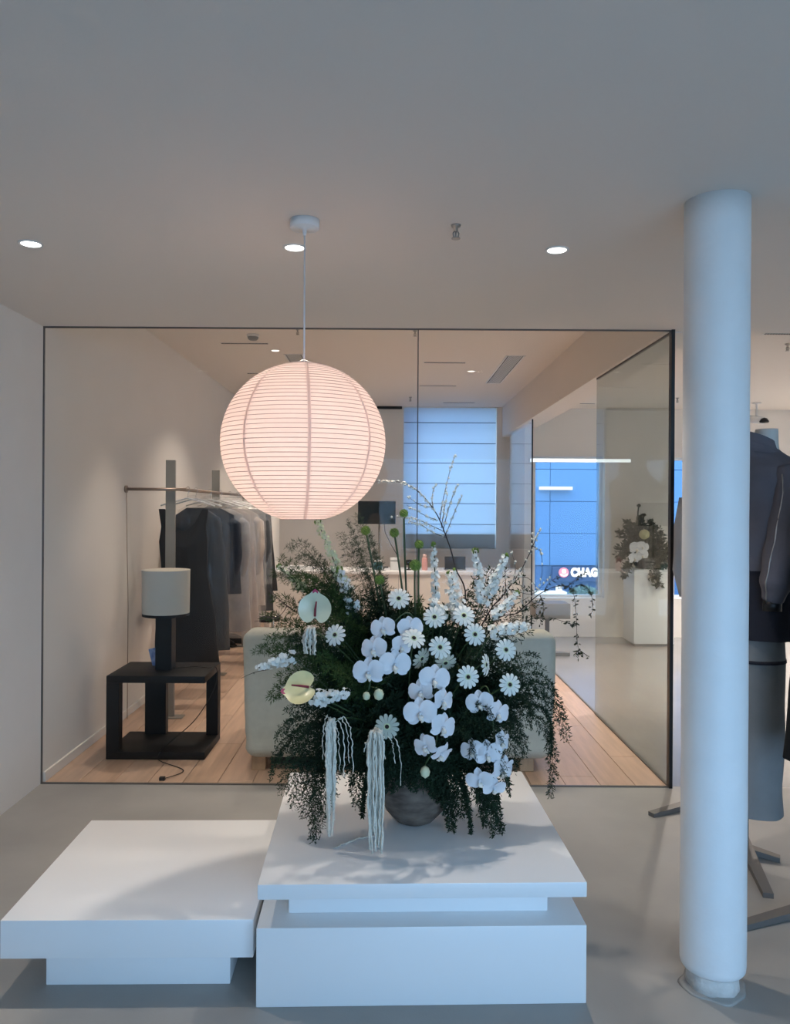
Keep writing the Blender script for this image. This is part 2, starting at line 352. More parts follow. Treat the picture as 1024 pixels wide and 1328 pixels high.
def slot(px0, px1, py, zc, lab, grp=None):
    a = on_z(px0, py, zc); b = on_z(px1, py, zc)
    t = thing('slot_diffuser', lab, 'air diffuser', ((a.x + b.x) / 2, a.y, zc), 0, grp); hl = (b.x - a.x) / 2
    MB().box((-hl, -0.02, -0.003), (hl, 0.02, 0.0)).build('frame', PLASTIC, t)
    MB().box((-hl + 0.006, -0.013, -0.004), (hl - 0.006, 0.013, -0.0028)).build('dark_slot', SLOT, t)
    n = 14
    for i in range(1, n):
        xx = -hl + 2 * hl * i / n; MB().box((xx - 0.003, -0.013, -0.006), (xx + 0.003, 0.013, -0.0039)).build('blade', GREYP, t)
slot(286, 348, 445, ZC2, 'black slot diffuser beside the smoke detector')
slot(320, 372, 484, ZC2, 'black slot diffuser beside the lantern\'s upper edge')
slot(549, 604, 470, ZC2, 'black slot diffuser to the left of the louvred grille')
slot(543, 592, 500, ZC2, 'black slot diffuser second from the window blind')
slot(574, 616, 522, ZC2, 'black slot diffuser closest to the window blind')
slot(990, 1040, 432.5, ZC3, 'black slot diffuser in the hall ceiling above the jacket')
slot(735, 772, 523, ZC3, 'small slot diffuser in the hall ceiling ahead of the blue window')
def grille(pts, lab):
    a = on_z(*pts[0], ZC2); b = on_z(*pts[1], ZC2)
    d_ = abs(b.y - a.y); w_ = 0.17
    mxx = (a.x + b.x) / 2; a.x = mxx - w_ / 2; b.x = mxx + w_ / 2
    t = thing('air_grille', lab, 'air grille', ((a.x + b.x) / 2, (a.y + b.y) / 2, ZC2)); hx, hy = w_ / 2, d_ / 2
    MB().box((-hx, -hy, -0.004), (hx, -hy + 0.02, 0)).box((-hx, hy - 0.02, -0.004), (hx, hy, 0)).box((-hx, -hy, -0.004), (-hx + 0.015, hy, 0)).box((hx - 0.015, -hy, -0.004), (hx, hy, 0)).build('frame', PLASTIC, t)
    MB().box((-hx + 0.012, -hy + 0.018, -0.0012), (hx - 0.012, hy - 0.018, 0)).build('dark_backing', SLOT, t)
    n = 8
    for i in range(n):
        xx = -hx + 0.03 + (w_ - 0.06) * i / (n - 1)
        MB().box((xx - 0.0045, -hy + 0.02, -0.005), (xx + 0.0045, hy - 0.02, -0.0015)).build('slat', PLASTIC, t)
grille(((630, 497), (680, 461)), 'long louvred air grille in the showroom ceiling near the beam')
grille(((404, 483), (369, 459)), 'louvred air grille in the showroom ceiling above the lantern')
p = on_z(328, 434, ZC2); t = thing('smoke_detector', 'round smoke detector on the showroom ceiling', 'smoke detector', (p.x, p.y, ZC2))
MB().lathe([(0.048, 0), (0.05, -0.012), (0.046, -0.02)], 24).build('base', PLASTIC, t, True)
MB().lathe([(0.044, -0.02), (0.040, -0.034), (0.028, -0.044), (0.001, -0.046)], 24).build('sensor_dome', GREYP, t, True)
# security camera
p = at(981, 527, 8.6); t = thing('security_camera', 'small black and white security camera under the hall ceiling', 'camera', (p.x, p.y, ZC3))
MB().lathe([(0.045, 0), (0.045, -0.012), (0.012, -0.016), (0.012, -0.16), (0.001, -0.161)], 18).build('bracket', PLASTIC, t, True)
MB().tube([(-0.02, 0.10, -0.17), (0.02, -0.10, -0.21)], 0.042, 16).build('body', PLASTIC, t, True)
MB().lathe([(0.001, -0.02), (0.045, -0.015), (0.05, 0.0), (0.03, 0.03), (0.001, 0.04)], 18, c=(0.022, -0.125, -0.22)).build('lens_hood', BLACKM, t, True)

# ------------------------------------------------------------------ platforms
rotP = math.radians(1.8)
def platform(fl, front_w, depth, parts, label, name, group=None):
    t = thing(name, label, 'platform', fl, rotP, group)
    for nm, (x0, x1, y0, y1, z0, z1) in parts: sharp(MB().box((x0, y0, z0), (x1, y1, z1), 0.003, 2).build(nm, WHITE, t))
    return t
a = on_z(331.5, 1307, 0); b = on_z(760, 1301.5, 0); Wd = (b - a).length
rotP = math.atan2(b.y - a.y, b.x - a.x)
h1 = at(331, 1204, a.y).z; h2 = at(333, 1167.5, a.y).z; h3 = at(333, 1147.5, a.y).z
D1 = Wd * 1.0
plat = platform(a, Wd, D1, [('lower_block', (0, Wd, 0, D1, 0, h1)), ('recessed_neck', (0.088, Wd - 0.1, 0.085, D1 - 0.085, h1, h2)), ('top_slab', (0.003, Wd, 0.0, D1, h2, h3))],
         'two tiered square white display platform carrying the flower vase', 'display_platform')
PT = h3
ML = Matrix.Translation(a) @ Matrix.Rotation(rotP, 4, 'Z')
# low platform beside it
zt = 0.235
af = on_z(0, 1194, zt); bk = on_z(118, 1063.5, zt); rt = on_z(330, 1193.5, zt)
rot2 = math.atan2(rt.y - af.y, rt.x - af.x) + 0.006
D2 = (bk - af).length; W2_ = (rt - af).length
zb = at(2, 1244, af.y).z; 
t = thing('display_platform', 'low wide white display platform beside the taller one, on a recessed plinth', 'platform', (af.x, af.y, 0), rot2)
sharp(MB().box((0, 0, zb), (W2_ - 0.004, D2, zt), 0.003).build('top_slab', WHITE, t))
sharp(MB().box((0.115, 0.06, 0), (W2_ - 0.085, D2 - 0.1, zb), 0.003).build('plinth', WHITE, t))

# ------------------------------------------------------------------ paper lantern
pc = on_z(395, 286, ZC); LY = pc.y
lc = at(393.5, 574, LY); rl = 106.0 * LY / F; hl = 99.0 * LY / F
lan = thing('paper_lantern', 'round white paper pendant lantern with fine horizontal ribs', 'pendant lamp', (lc.x, LY, lc.z))
rm = 0.075; a0 = math.asin(rm / rl)
def lprof(t): # t 0 bottom .. 1 top
    th = -math.pi / 2 + a0 + (math.pi - 2 * a0) * t
    return rl * math.cos(th), hl * math.sin(th) / math.cos(a0)
NR = 47; pf = []
for i in range(NR):
    r0, z0 = lprof(i / NR); r1, z1 = lprof((i + 1) / NR)
    pf += [(r0, z0), ((r0 + r1) / 2 * 0.9985 + 0.0007, (z0 + z1) / 2)]
pf.append(lprof(1))
b = MB(); b.lathe(pf, 64); b.f = [f for f in b.f if len(f) == 4]; b.build('paper_shade', PAPER, lan, True)
b = MB()
for i in range(0, NR + 1):
    r0, z0 = lprof(i / NR); n = 64
    b.tube([(r0 * math.cos(q * 2 * math.pi / n), r0 * math.sin(q * 2 * math.pi / n), z0) for q in range(n + 1)], 0.0011 if 0 < i < NR else 0.002, 4, False)
b.build('wire_ribs', WIRE, lan, True)
for q in range(8):
    an = math.radians(-125 + 45 * q); b = MB(); n = 40; hw = 0.0055
    for i in range(n + 1):
        r0, z0 = lprof(i / n); r0 += 0.0012
        for s in (-1, 1):
            da = s * hw / max(r0, .05); b.v.append((r0 * math.cos(an + da), r0 * math.sin(an + da), z0))
    b.f = [(2 * i, 2 * i + 1, 2 * i + 3, 2 * i + 2) for i in range(n)]; b.build('seam', SEAM, lan, True)
zt_ = lprof(1)[1]
MB().tube([(0, 0, 0.05), (0, 0, zt_ + 0.1), (pc.x - lc.x, pc.y - LY, ZC - lc.z - 0.03)], 0.0028, 8).build('cord', WCORD, lan, True)
MB().tube([(-rm, 0, zt_ - 0.003), (0, 0, zt_ + 0.02), (rm, 0, zt_ - 0.003)], 0.0022, 6).build('hanger_wire', STEEL, lan, True)
MB().lathe([(0.05, 0), (0.05, -0.026), (0.047, -0.029), (0.008, -0.031), (0.006, -0.05), (0.001, -0.052)], 36, c=(pc.x - lc.x, pc.y - LY, ZC - lc.z)).build('ceiling_rose', PLASTIC, lan, True)
MB().lathe([(0.006, zt_ - 0.002), (rm - 0.001, zt_ - 0.002), (rm - 0.001, zt_ + 0.001), (0.006, zt_ + 0.001)], 32).build('light_block_disc', PAPER, lan)  # disc added to keep the downlight out of the lantern's open top
br = 0.045
MB().lathe([(0.0005, -br)] + [(br * math.cos(t), br * math.sin(t)) for t in [-1.35 + 0.27 * k for k in range(11)]] + [(0.0005, br)], 24).build('bulb', emit('bulb_glow', (1.0, 0.82, 0.72), 38), lan, True)
MB().lathe([(0.016, br * 0.9), (0.016, br + 0.05), (0.001, br + 0.051)], 16).build('lamp_holder', PLASTIC, lan, True)

# ------------------------------------------------------------------ showroom furniture
# sofa, its back to the glass
sy = 4.40; sx0 = at(313, 900, sy).x; sx1 = at(722, 900, sy).x; sw = sx1 - sx0; ztop = at(500, 821, sy).z
sofa = thing('sofa', 'sage grey slipcovered sofa with its back to the glass', 'sofa', ((sx0 + sx1) / 2, sy, 0))
def soft(lo, hi, bev, amp, name, parent, seed=0, cuts=5, m=SOFA, taper=0.0, wr=True):
    bm = bmesh.new(); bmesh.ops.create_cube(bm, size=1)
    for v in bm.verts: v.co = Vector([(lo[i] + hi[i]) / 2 + v.co[i] * (hi[i] - lo[i]) for i in range(3)])
    bmesh.ops.bevel(bm, geom=bm.edges[:], offset=bev, segments=5, affect='EDGES', profile=0.5)
    for z in range(1, 36):
        zz = lo[2] + (hi[2] - lo[2]) * z / 36; bmesh.ops.bisect_plane(bm, geom=bm.verts[:] + bm.edges[:] + bm.faces[:], plane_co=(0, 0, zz), plane_no=(0, 0, 1))
    for xx in range(1, 24):
        bmesh.ops.bisect_plane(bm, geom=bm.verts[:] + bm.edges[:] + bm.faces[:], plane_co=(lo[0] + (hi[0] - lo[0]) * xx / 24, 0, 0), plane_no=(1, 0, 0))
    bm.normal_update()
    cx = (lo[0] + hi[0]) / 2
    for v in bm.verts:
        t = (v.co.z - lo[2]) / (hi[2] - lo[2])
        v.co.x = cx + (v.co.x - cx) * (1 - taper * (1 - t) ** 2)
        n = noise.noise(v.co * 3 + Vector((seed, 0, 0))) * amp
        if wr: n += amp * 0.8 * math.sin(v.co.z * 62 + 4 * noise.noise(v.co * Vector((2.2, 2, 1)) + Vector((seed, 5, 0)))) * max(0, 1 - t * 2.6)
        v.co += v.normal * n
    m_ = bpy.data.meshes.new(name); bm.to_mesh(m_); bm.free(); m_.polygons.foreach_set('use_smooth', [True] * len(m_.polygons))
    return link(name, m_, m, parent)
hw = sw / 2
soft((-hw, 0, 0.075), (hw, 0.24, ztop), 0.055, 0.006, 'backrest', sofa, 1, taper=0.03)
soft((-hw, 0.2, 0.08), (-hw + 0.2, 0.86, 0.60), 0.05, 0.004, 'armrest', sofa, 2)
soft((hw - 0.2, 0.2, 0.08), (hw, 0.86, 0.60), 0.05, 0.004, 'armrest', sofa, 3)
soft((-hw + 0.19, 0.2, 0.08), (hw - 0.19, 0.84, 0.30), 0.03, 0.003, 'seat_base', sofa, 4)
for s in (-1, 1): soft((min(0, s * (hw - 0.2)) + 0.004, 0.22, 0.30), (max(0, s * (hw - 0.2)) - 0.004, 0.86, 0.45), 0.05, 0.003, 'seat_cushion', sofa, 5 + s, wr=False)
for xx in (-hw + 0.09, hw - 0.16):
    for yy in (0.05, 0.76): MB().box((xx - 0.04, yy, 0), (xx + 0.04, yy + 0.07, 0.085), 0.004).build('leg', LEGWOOD, sofa)
MB().box((-hw + 0.16, 0.07, 0.03), (hw - 0.23, 0.12, 0.09), 0.003).build('base_rail', BLACKW, sofa)

# black side table
fy = on_z(150, 985, 0).y; A = at(137, 985, fy); Bx = at(265, 985, fy).x
tw = Bx - A.x; th_ = at(140, 876.5, fy).z; td = on_z(287, 958, 0).y - fy
tb = thing('side_table', 'open black wooden side table with thick posts and a low shelf', 'side table', (A.x, fy, 0))
sharp(MB().box((0, 0, th_ - 0.042), (tw, td, th_), 0.003).build('top', BLACKW, tb)); sharp(MB().box((0, 0, 0), (tw, td, 0.045), 0.003).build('bottom_shelf', BLACKW, tb))
MB().box((0.0, 0.0, 0.045), (0.075, 0.07, th_ - 0.042), 0.002).build('post', BLACKW, tb)
MB().box((0.115, td - 0.06, 0.045), (0.25, td - 0.005, th_ - 0.042), 0.002).build('post', BLACKW, tb)
MB().box((tw - 0.075, td - 0.075, 0.045), (tw, td, th_ - 0.042), 0.002).build('post', BLACKW, tb)
# table lamp
ly = fy + td * 0.5; lx = at(214.5, 870, ly).x
lp = thing('table_lamp', 'table lamp with cream drum shade on a square black post', 'lamp', (lx, ly, th_))
sb_ = at(214, 795, ly).z - th_; st_ = at(214, 739, ly).z - th_; sr = (245 - 184) / 2 * ly / F
MB().box((-0.05, -0.05, 0), (0.05, 0.05, sb_ - 0.015), 0.003).build('post', BLACKW, lp)
MB().lathe([(sr * 0.97, sb_ - 0.015), (sr * 0.97, sb_ + 0.002)], 40).build('base_disc', BLACKW, lp)
b = MB().lathe([(sr * 0.98, sb_ + 0.002), (sr, st_)], 48); b.f = [f for f in b.f if len(f) == 4]; b.build('shade', SHADE, lp, True)
MB().lathe([(sr * 0.99, st_ - 0.004), (sr * 1.004, st_ - 0.004), (sr * 1.004, st_ + 0.001), (sr * 0.99, st_ + 0.001)], 48).build('shade_rim', SHADE, lp)
cp = [Vector((lx + 0.05, ly, th_ + 0.004)), Vector((lx + 0.16, ly + 0.04, th_ + 0.006)), Vector((lx + 0.27, ly - 0.02, th_ + 0.012)), Vector((A.x + tw + 0.015, ly + 0.02, th_ + 0.004)), Vector((A.x + tw + 0.02, ly, th_ - 0.08)), Vector((A.x + tw - 0.03, ly, 0.3)), Vector((A.x + tw - 0.12, ly - 0.02, 0.17)), Vector((A.x + tw - 0.25, ly - 0.1, 0.06)), Vector((A.x + tw - 0.26, fy - 0.015, 0.05)), Vector((A.x + tw - 0.26, fy - 0.03, 0.006))]
e1 = on_z(238, 999, 0.006); e2 = on_z(212, 1010, 0.008)
cp += [e1, e2]
cp2 = []
for i in range(len(cp) - 1):
    q0, q1, q2, q3 = cp[max(i - 1, 0)], cp[i], cp[i + 1], cp[min(i + 2, len(cp) - 1)]
    for s in range(6):
        t = s / 6; cp2.append(0.5 * ((2 * q1) + (q2 - q0) * t + (2 * q0 - 5 * q1 + 4 * q2 - q3) * t * t + (3 * q1 - q0 - 3 * q2 + q3) * t ** 3))
cp2.append(cp[-1]); rel = [p - Vector((lx, ly, th_)) for p in cp2]
cd = MB().tube(rel, 0.0026, 6).build('power_cord', CORD, lp, True)
q = rel[-1]; MB().box((q.x - 0.022, q.y - 0.012, q.z - 0.008), (q.x + 0.008, q.y + 0.012, q.z + 0.012), 0.003).build('plug', CORD, cd)
# blue booklet leaning behind the lamp
bp = thing('booklet', 'small blue and white booklet leaning behind the lamp post', 'booklet', (lx - 0.075, ly + 0.10, th_))
bo = MB().box((-0.035, -0.004, 0.0), (0.035, 0.004, 0.115), 0.001, 1, Matrix.Rotation(-0.25, 4, 'Y')).build('cover', mat('blue_cover', (0.06, 0.14, 0.42), 0.4, col2=(0.5, 0.58, 0.75), vscale=35), bp)
MB().box((-0.034, -0.003, 0.001), (0.036, 0.003, 0.114), 0, 1, Matrix.Rotation(-0.25, 4, 'Y')).build('pages', PLASTIC, bp)

# clothes rack
PX = -1.565; RZ = 1.63
rk = thing('clothes_rack', 'wall fixed clothes rack with flat taupe posts and a bronze rail', 'clothes rack', (PX, 5.56, 0))
for i, yy in enumerate((5.56, 7.0, 8.45)):
    MB().box((-0.034, yy - 5.56 - 0.012, 0.008), (0.034, yy - 5.56 + 0.012, 1.84), 0.002).build('post', TAUPE, rk)
    MB().box((-0.1, yy - 5.56 - 0.05, 0), (0.1, yy - 5.56 + 0.05, 0.008), 0.002).build('base_plate', TAUPE, rk)
MB().tube([(XL + 0.012 - PX, -0.03, RZ), (0.12, -0.03, RZ)], 0.011, 12).build('cross_rail', BRASS, rk, True)
fl = MB().tube([(XL - PX, -0.03, RZ), (XL - PX + 0.014, -0.03, RZ)], 0.026, 20).build('wall_flange', BRASS, rk, True)
MB().tube([(0.075, -0.03, RZ), (0.075, 3.6, RZ)], 0.012, 12).build('hanging_rail', BRASS, rk, True)
MB().tube([(XL - PX + 0.012, -0.04, RZ - 0.02), (XL - PX + 0.02, -0.045, 1.2), (XL - PX + 0.035, -0.06, 0.8), (XL - PX + 0.03, -0.05, 0.3), (XL - PX + 0.03, -0.05, 0.0)], 0.003, 6).build('dangling_cord', BRASS, rk, True)

FILM = bpy.data.materials.new('clear_plastic_film'); FILM.use_nodes = True
nt = FILM.node_tree; N = nt.nodes; L = nt.links; N.remove(N['Principled BSDF'])
tr = N.new('ShaderNodeBsdfTransparent'); gl = N.new('ShaderNodeBsdfGlossy'); gl.inputs['Roughness'].default_value = 0.22; df = N.new('ShaderNodeBsdfDiffuse'); df.inputs[0].default_value = (0.8, 0.8, 0.8, 1)
nz = N.new('ShaderNodeTexNoise'); nz.inputs['Scale'].default_value = 14; bpn = N.new('ShaderNodeBump'); bpn.inputs['Strength'].default_value = 0.9; bpn.inputs['Distance'].default_value = 0.03
tcn = N.new('ShaderNodeTexCoord'); mpn = N.new('ShaderNodeMapping'); mpn.inputs['Scale'].default_value = (2, 2, 0.4); L.new(tcn.outputs['Object'], mpn.inputs[0]); L.new(mpn.outputs[0], nz.inputs['Vector'])
L.new(nz.outputs[0], bpn.inputs['Height']); L.new(bpn.outputs[0], gl.inputs['Normal'])
m1 = N.new('ShaderNodeMixShader'); m1.inputs[0].default_value = 0.35; L.new(df.outputs[0], m1.inputs[1]); L.new(gl.outputs[0], m1.inputs[2])
m2 = N.new('ShaderNodeMixShader'); m2.inputs[0].default_value = 0.17; L.new(tr.outputs[0], m2.inputs[1]); L.new(m1.outputs[0], m2.inputs[2]); L.new(m2.outputs[0], N['Material Output'].inputs[0])

FILMT = FILM.copy(); FILMT.name = 'thin_clear_film'; [setattr(n.inputs[0], 'default_value', 0.07) for n in FILMT.node_tree.nodes if n.type == 'MIX_SHADER' and abs(n.inputs[0].default_value - 0.17) < 1e-4]
def drape(rows, seed, folds=7, amp=0.012, seg=44, scoop=0.0):
    """closed garment shell; rows = (z, half width, half thickness, x offset)"""
    b = MB(); rr = []
    for i in range(len(rows) - 1):
        for s in range(5):
            t = s / 5; rr.append([rows[i][k] * (1 - t) + rows[i + 1][k] * t for k in range(4)])
    rr.append(list(rows[-1])); z0, z1 = rows[0][0], rows[-1][0]
    for (z, hw_, th, xo) in rr:
        f = (z - z0) / (z1 - z0 + 1e-9)
        for k in range(seg):
            a = 2 * math.pi * k / seg; c, s_ = math.cos(a), math.sin(a)
            e = 1 + amp * 6 * f * math.sin(folds * a + seed * 1.7 + 2 * noise.noise(Vector((seed, z * 2, 0))))
            b.v.append((xo + hw_ * c * (1 + 0.02 * noise.noise(Vector((c * 2, z * 5, seed)))), th * s_ * e + 0.008 * noise.noise(Vector((c * 3, z * 6, seed + 3))), z - scoop * max(0.0, 1 - (1.35 * c) ** 2) * max(0.0, 1 - f * 3.5)))
    n = len(rr)
    b.f = [(i * seg + k, i * seg + (k + 1) % seg, (i + 1) * seg + (k + 1) % seg, (i + 1) * seg + k) for i in range(n - 1) for k in range(seg)]
    if not scoop: b.f.append(tuple(range(seg)))
    return b
def cloth(name, c, v=0.15): return mat(name, c, 0.9, var=v, vscale=12, bump=0.2, bscale=180)
GX = PX + 0.075
def hanger(y, i):
    h = thing('clothes_hanger', 'clear hanger hooked on the bronze clothes rail', 'hanger', (GX, y, RZ), 0, 'hangers on the clothes rail')
    MB().tube([(0.012 * math.cos(a), 0, 0.012 + 0.012 * math.sin(a)) for a in [math.pi * (1.0 - k / 8) for k in range(9)]] + [(0.012, 0, -0.0), (0.0, 0, -0.03), (0, 0, -0.06)], 0.002, 6).build('hook', CHROME, h, True)
    MB().tube([(-0.20, 0, -0.115), (-0.1, 0, -0.085), (0, 0, -0.06), (0.1, 0, -0.085), (0.20, 0, -0.115)], 0.006, 6).build('shoulder_bar', PLASTIC, h, True)
def garment(name, lab, y, rows, colr, seed, film=None, sleeves=None, straps=None, scoop=0.0, fm=None):
    hanger(y, seed)
    g = thing(name, lab, 'garment', (GX, y, 0)); m = cloth(name + '_cloth', colr)
    drape(rows, seed, scoop=scoop).build('body', m, g, True)
    if sleeves:
        for s in (-1, 1):
            zt, zb_, w0 = sleeves; xs = s * (rows[1][1] + 0.01)
            MB().tube([(xs * 0.8, 0, zt + 0.03), (xs, 0.0, zt), (xs + s * 0.02, -0.01, (zt + zb_) / 2), (xs - s * 0.01, -0.015, zb_)], [w0 * 0.8, w0, w0 * 0.85, w0 * 0.6], 12).build('sleeve', m, g, True)
    if straps:
        for s in (-1, 1):
            b = MB(); zt = straps; x0 = s * 0.165; x1 = s * 0.12
            for t in range(7):
                f = t / 6; xc = s * (0.145 + 0.012 * f) ; ww = 0.03 - 0.012 * math.sin(f * 2.6); z = zt - 0.02 + f * 0.19
                b.v += [(xc - ww, -0.018, z), (xc + ww, -0.018, z), (xc + ww, 0.0, z), (xc - ww, 0.0, z)]
            b.f = [(4 * i + k, 4 * i + (k + 1) % 4, 4 * i + 4 + (k + 1) % 4, 4 * i + 4 + k) for i in range(6) for k in range(4)] + [(24, 25, 26, 27)]
            b.build('strap', m, g, True)
    if film:
        z_top, z_bot, w0 = film
        drape([(z_top, 0.04, 0.03, 0), (z_top - 0.05, 0.13, 0.05, 0), (z_top - 0.12, w0 * 0.97, 0.07, 0), (z_top - 0.4, w0, 0.075, 0), ((z_top + z_bot) / 2, w0, 0.07, 0), (z_bot, w0 * 1.02, 0.075, 0)], seed + 20, 9, 0.02).build('plastic_cover', fm or FILM, g, True)
    return g
garment('strap_dress', 'sleeveless black dress hanging next to the first rack post', 5.74, [(1.49, 0.185, 0.012, -0.03), (1.36, 0.165, 0.03, -0.03), (1.25, 0.18, 0.04, -0.03), (1.0, 0.17, 0.04, -0.02), (0.7, 0.22, 0.05, -0.01), (0.36, 0.24, 0.055, 0)], (0.016, 0.016, 0.017), 1, scoop=0.16)
garment('long_dress', 'long charcoal dress in clear plastic hanging behind the black strap dress', 5.98, [(1.50, 0.07, 0.03, 0), (1.42, 0.19, 0.05, 0), (1.2, 0.21, 0.055, 0.01), (0.8, 0.235, 0.06, 0.02), (0.41, 0.25, 0.065, 0.02)], (0.022, 0.025, 0.03), 2, film=(1.6, 0.36, 0.265), fm=FILMT)
garment('pleated_blouse', 'dark navy pleated blouse in clear plastic, halfway along the rail', 6.45, [(1.50, 0.08, 0.03, 0), (1.44, 0.20, 0.05, 0), (1.1, 0.225, 0.06, 0.02), (0.79, 0.235, 0.07, 0.03)], (0.022, 0.028, 0.042), 3, fm=FILMT, film=(1.6, 0.72, 0.275), sleeves=(1.36, 0.84, 0.05))
garment('grey_coat', 'pale grey coat in clear plastic behind the navy blouse', 6.85, [(1.50, 0.08, 0.03, 0), (1.44, 0.2, 0.05, 0.0), (1.1, 0.22, 0.06, 0.02), (0.42, 0.25, 0.07, 0.03)], (0.36, 0.35, 0.35), 4, film=(1.6, 0.36, 0.285), sleeves=(1.36, 0.9, 0.05))
garment('beige_dress', 'long dusty pink beige dress in clear plastic on the rail', 7.25, [(1.50, 0.08, 0.03, 0), (1.44, 0.19, 0.05, 0), (1.1, 0.21, 0.06, 0.02), (0.35, 0.26, 0.075, 0.03)], (0.38, 0.32, 0.29), 5, film=(1.6, 0.3, 0.29))
garment('tan_coat', 'light tan coat in clear plastic between beige dress and grey jacket', 7.62, [(1.50, 0.08, 0.03, 0), (1.44, 0.2, 0.05, 0.0), (1.1, 0.22, 0.06, 0.02), (0.55, 0.25, 0.07, 0.03)], (0.43, 0.37, 0.32), 6, film=(1.6, 0.45, 0.285), sleeves=(1.36, 0.85, 0.05))
garment('grey_jacket', 'dark grey long jacket in clear plastic, last on the rail', 8.0, [(1.50, 0.08, 0.03, 0), (1.44, 0.2, 0.05, 0.02), (1.1, 0.23, 0.06, 0.04), (0.45, 0.25, 0.07, 0.05)], (0.05, 0.055, 0.06), 7, film=(1.6, 0.72, 0.285), sleeves=(1.36, 0.85, 0.055))
garment('long_dress', 'black long dress at the far end of the rail behind the grey jacket', 8.3, [(1.50, 0.08, 0.03, 0), (1.44, 0.2, 0.05, 0.02), (1.1, 0.21, 0.06, 0.04), (0.62, 0.24, 0.07, 0.06)], (0.02, 0.02, 0.022), 8)
# shoes on the floor below the clothes
def shoe(px, py, rz):
    p = on_z(px, py, 0); s = thing('shoe', 'black leather shoe on the floor under the clothes rail', 'shoe', (p.x, p.y, 0), rz, 'black shoes under the clothes')
    MB().box((-0.045, -0.13, 0), (0.045, 0.13, 0.022), 0.01).build('sole', BLACKM, s)
    b = MB(); ring = []
    for i, (y, hw_, z1) in enumerate(((-0.125, 0.02, 0.05), (-0.09, 0.042, 0.065), (-0.02, 0.045, 0.085), (0.04, 0.04, 0.105), (0.10, 0.036, 0.11), (0.125, 0.02, 0.10))):
        for k in range(10):
            a = math.pi * k / 9; b.v.append((hw_ * math.cos(a), y, 0.02 + (z1 - 0.02) * math.sin(a)))
    b.f = [(i * 10 + k, i * 10 + k + 1, (i + 1) * 10 + k + 1, (i + 1) * 10 + k) for i in range(5) for k in range(9)] + [tuple(range(10)), tuple(range(50, 60))[::-1]]
    b.build('upper', BLACKW, s, True)
shoe(292, 838, 1.1); shoe(308, 834, 1.4)
# chrome legged stool half behind the sofa
st = thing('stool', 'stool with bent chrome tube legs behind the sofa corner', 'stool', (at(345, 800, 7.6).x, 7.6, 0))
MB().lathe([(0.001, 0.40), (0.13, 0.40), (0.14, 0.41), (0.14, 0.425), (0.13, 0.43), (0.001, 0.432)], 28).build('seat', BLACKW, st, True)
for an in (0.6, 2.2, 3.8, 5.3):
    c_, s_ = math.cos(an), math.sin(an)
    MB().tube([(0.05 * c_, 0.05 * s_, 0.40), (0.12 * c_, 0.12 * s_, 0.44), (0.155 * c_, 0.155 * s_, 0.44), (0.165 * c_, 0.165 * s_, 0.40), (0.175 * c_, 0.175 * s_, 0.0)], 0.009, 10).build('leg', CHROME, st, True)

# counter desk
cy = 8.75; ca = at(352, 740, cy); cb = at(690, 741, cy)
dk = thing('counter', 'long white counter across the back of the showroom', 'counter', (0, cy, 0))
cz = ca.z
sharp(MB().box((ca.x, -0.02, cz - 0.035), (XP - 0.03, 0.62, cz), 0.003).build('worktop', WHITE, dk))
MB().box((ca.x + 0.02, 0.0, 0), (XP - 0.04, 0.6, cz - 0.035), 0.003).build('body', WALL, dk)
for q in range(1, 4):
    xx = ca.x + (XP - ca.x) * q / 4; MB().box((xx - 0.002, -0.0015, 0.02), (xx + 0.002, 0.002, cz - 0.04)).build('joint', GREYP, dk)
sharp(MB().box((at(345, 700, cy).x, cy - 0.1, 0), (at(352, 700, cy).x, cy + 0.62, at(345, 640, cy).z), 0.003).build('end_panel', WALL)); o = bpy.data.objects['end_panel']; tag(o, 'tall slim pale end panel at the counter beside the clothes', 'panel')
# monitor on the back wall side
my = 9.28; m0 = at(464, 679.5, my); m1_ = at(513, 650, my)
SCREEN = mat('dark_screen', (0.012, 0.020, 0.025), 0.6, spec=0.15)
mo = thing('monitor', 'black flat monitor on a stand at the counter\'s back', 'monitor', ((m0.x + m1_.x) / 2, my, cz))
hw_ = (m1_.x - m0.x) / 2
MB().box((-hw_, -0.015, m0.z - cz), (hw_, 0.015, m1_.z - cz), 0.003).build('casing', BLACKM, mo)
MB().box((-hw_ + 0.008, -0.0165, m0.z - cz + 0.008), (hw_ - 0.008, -0.0148, m1_.z - cz - 0.008)).build('screen', SCREEN, mo)
b = MB(); 
n = 16; rr = 0.1
b.v = [(rr * math.cos(math.pi * k / n) - 0.01, -0.019, m0.z - cz + 0.002 + 1.3 * rr * math.sin(math.pi * k / n)) for k in range(n + 1)] + [(rr * math.cos(math.pi * k / n) - 0.01, -0.0166, m0.z - cz + 0.002 + 1.3 * rr * math.sin(math.pi * k / n)) for k in range(n + 1)]
b.f = [tuple(range(n + 1)), tuple(range(n + 1, 2 * n + 2))[::-1]] + [(k, k + 1, k + n + 2, k + n + 1) for k in range(n)]
b.build('mount_cover', SLOT, mo)
MB().tube([(0.03, 0.05, 0), (0.03, 0.05, m0.z - cz + 0.1)], 0.012, 10).tube([(0.03, 0.05, m0.z - cz + 0.1), (0.03, 0.0, m0.z - cz + 0.1)], 0.012, 8).build('pole', TAUPE, mo, True)
MB().box((-0.08, 0.0, 0), (0.14, 0.10, 0.008), 0.002).build('foot', BLACKM, mo)
MB().tube([(0.09, 0.01, m0.z - cz), (0.10, 0.01, m0.z - cz - 0.1), (0.17, 0.0, m0.z - cz - 0.24), (0.24, 0.0, m0.z - cz - 0.36)], 0.004, 6).build('cable', CORD, mo, True)
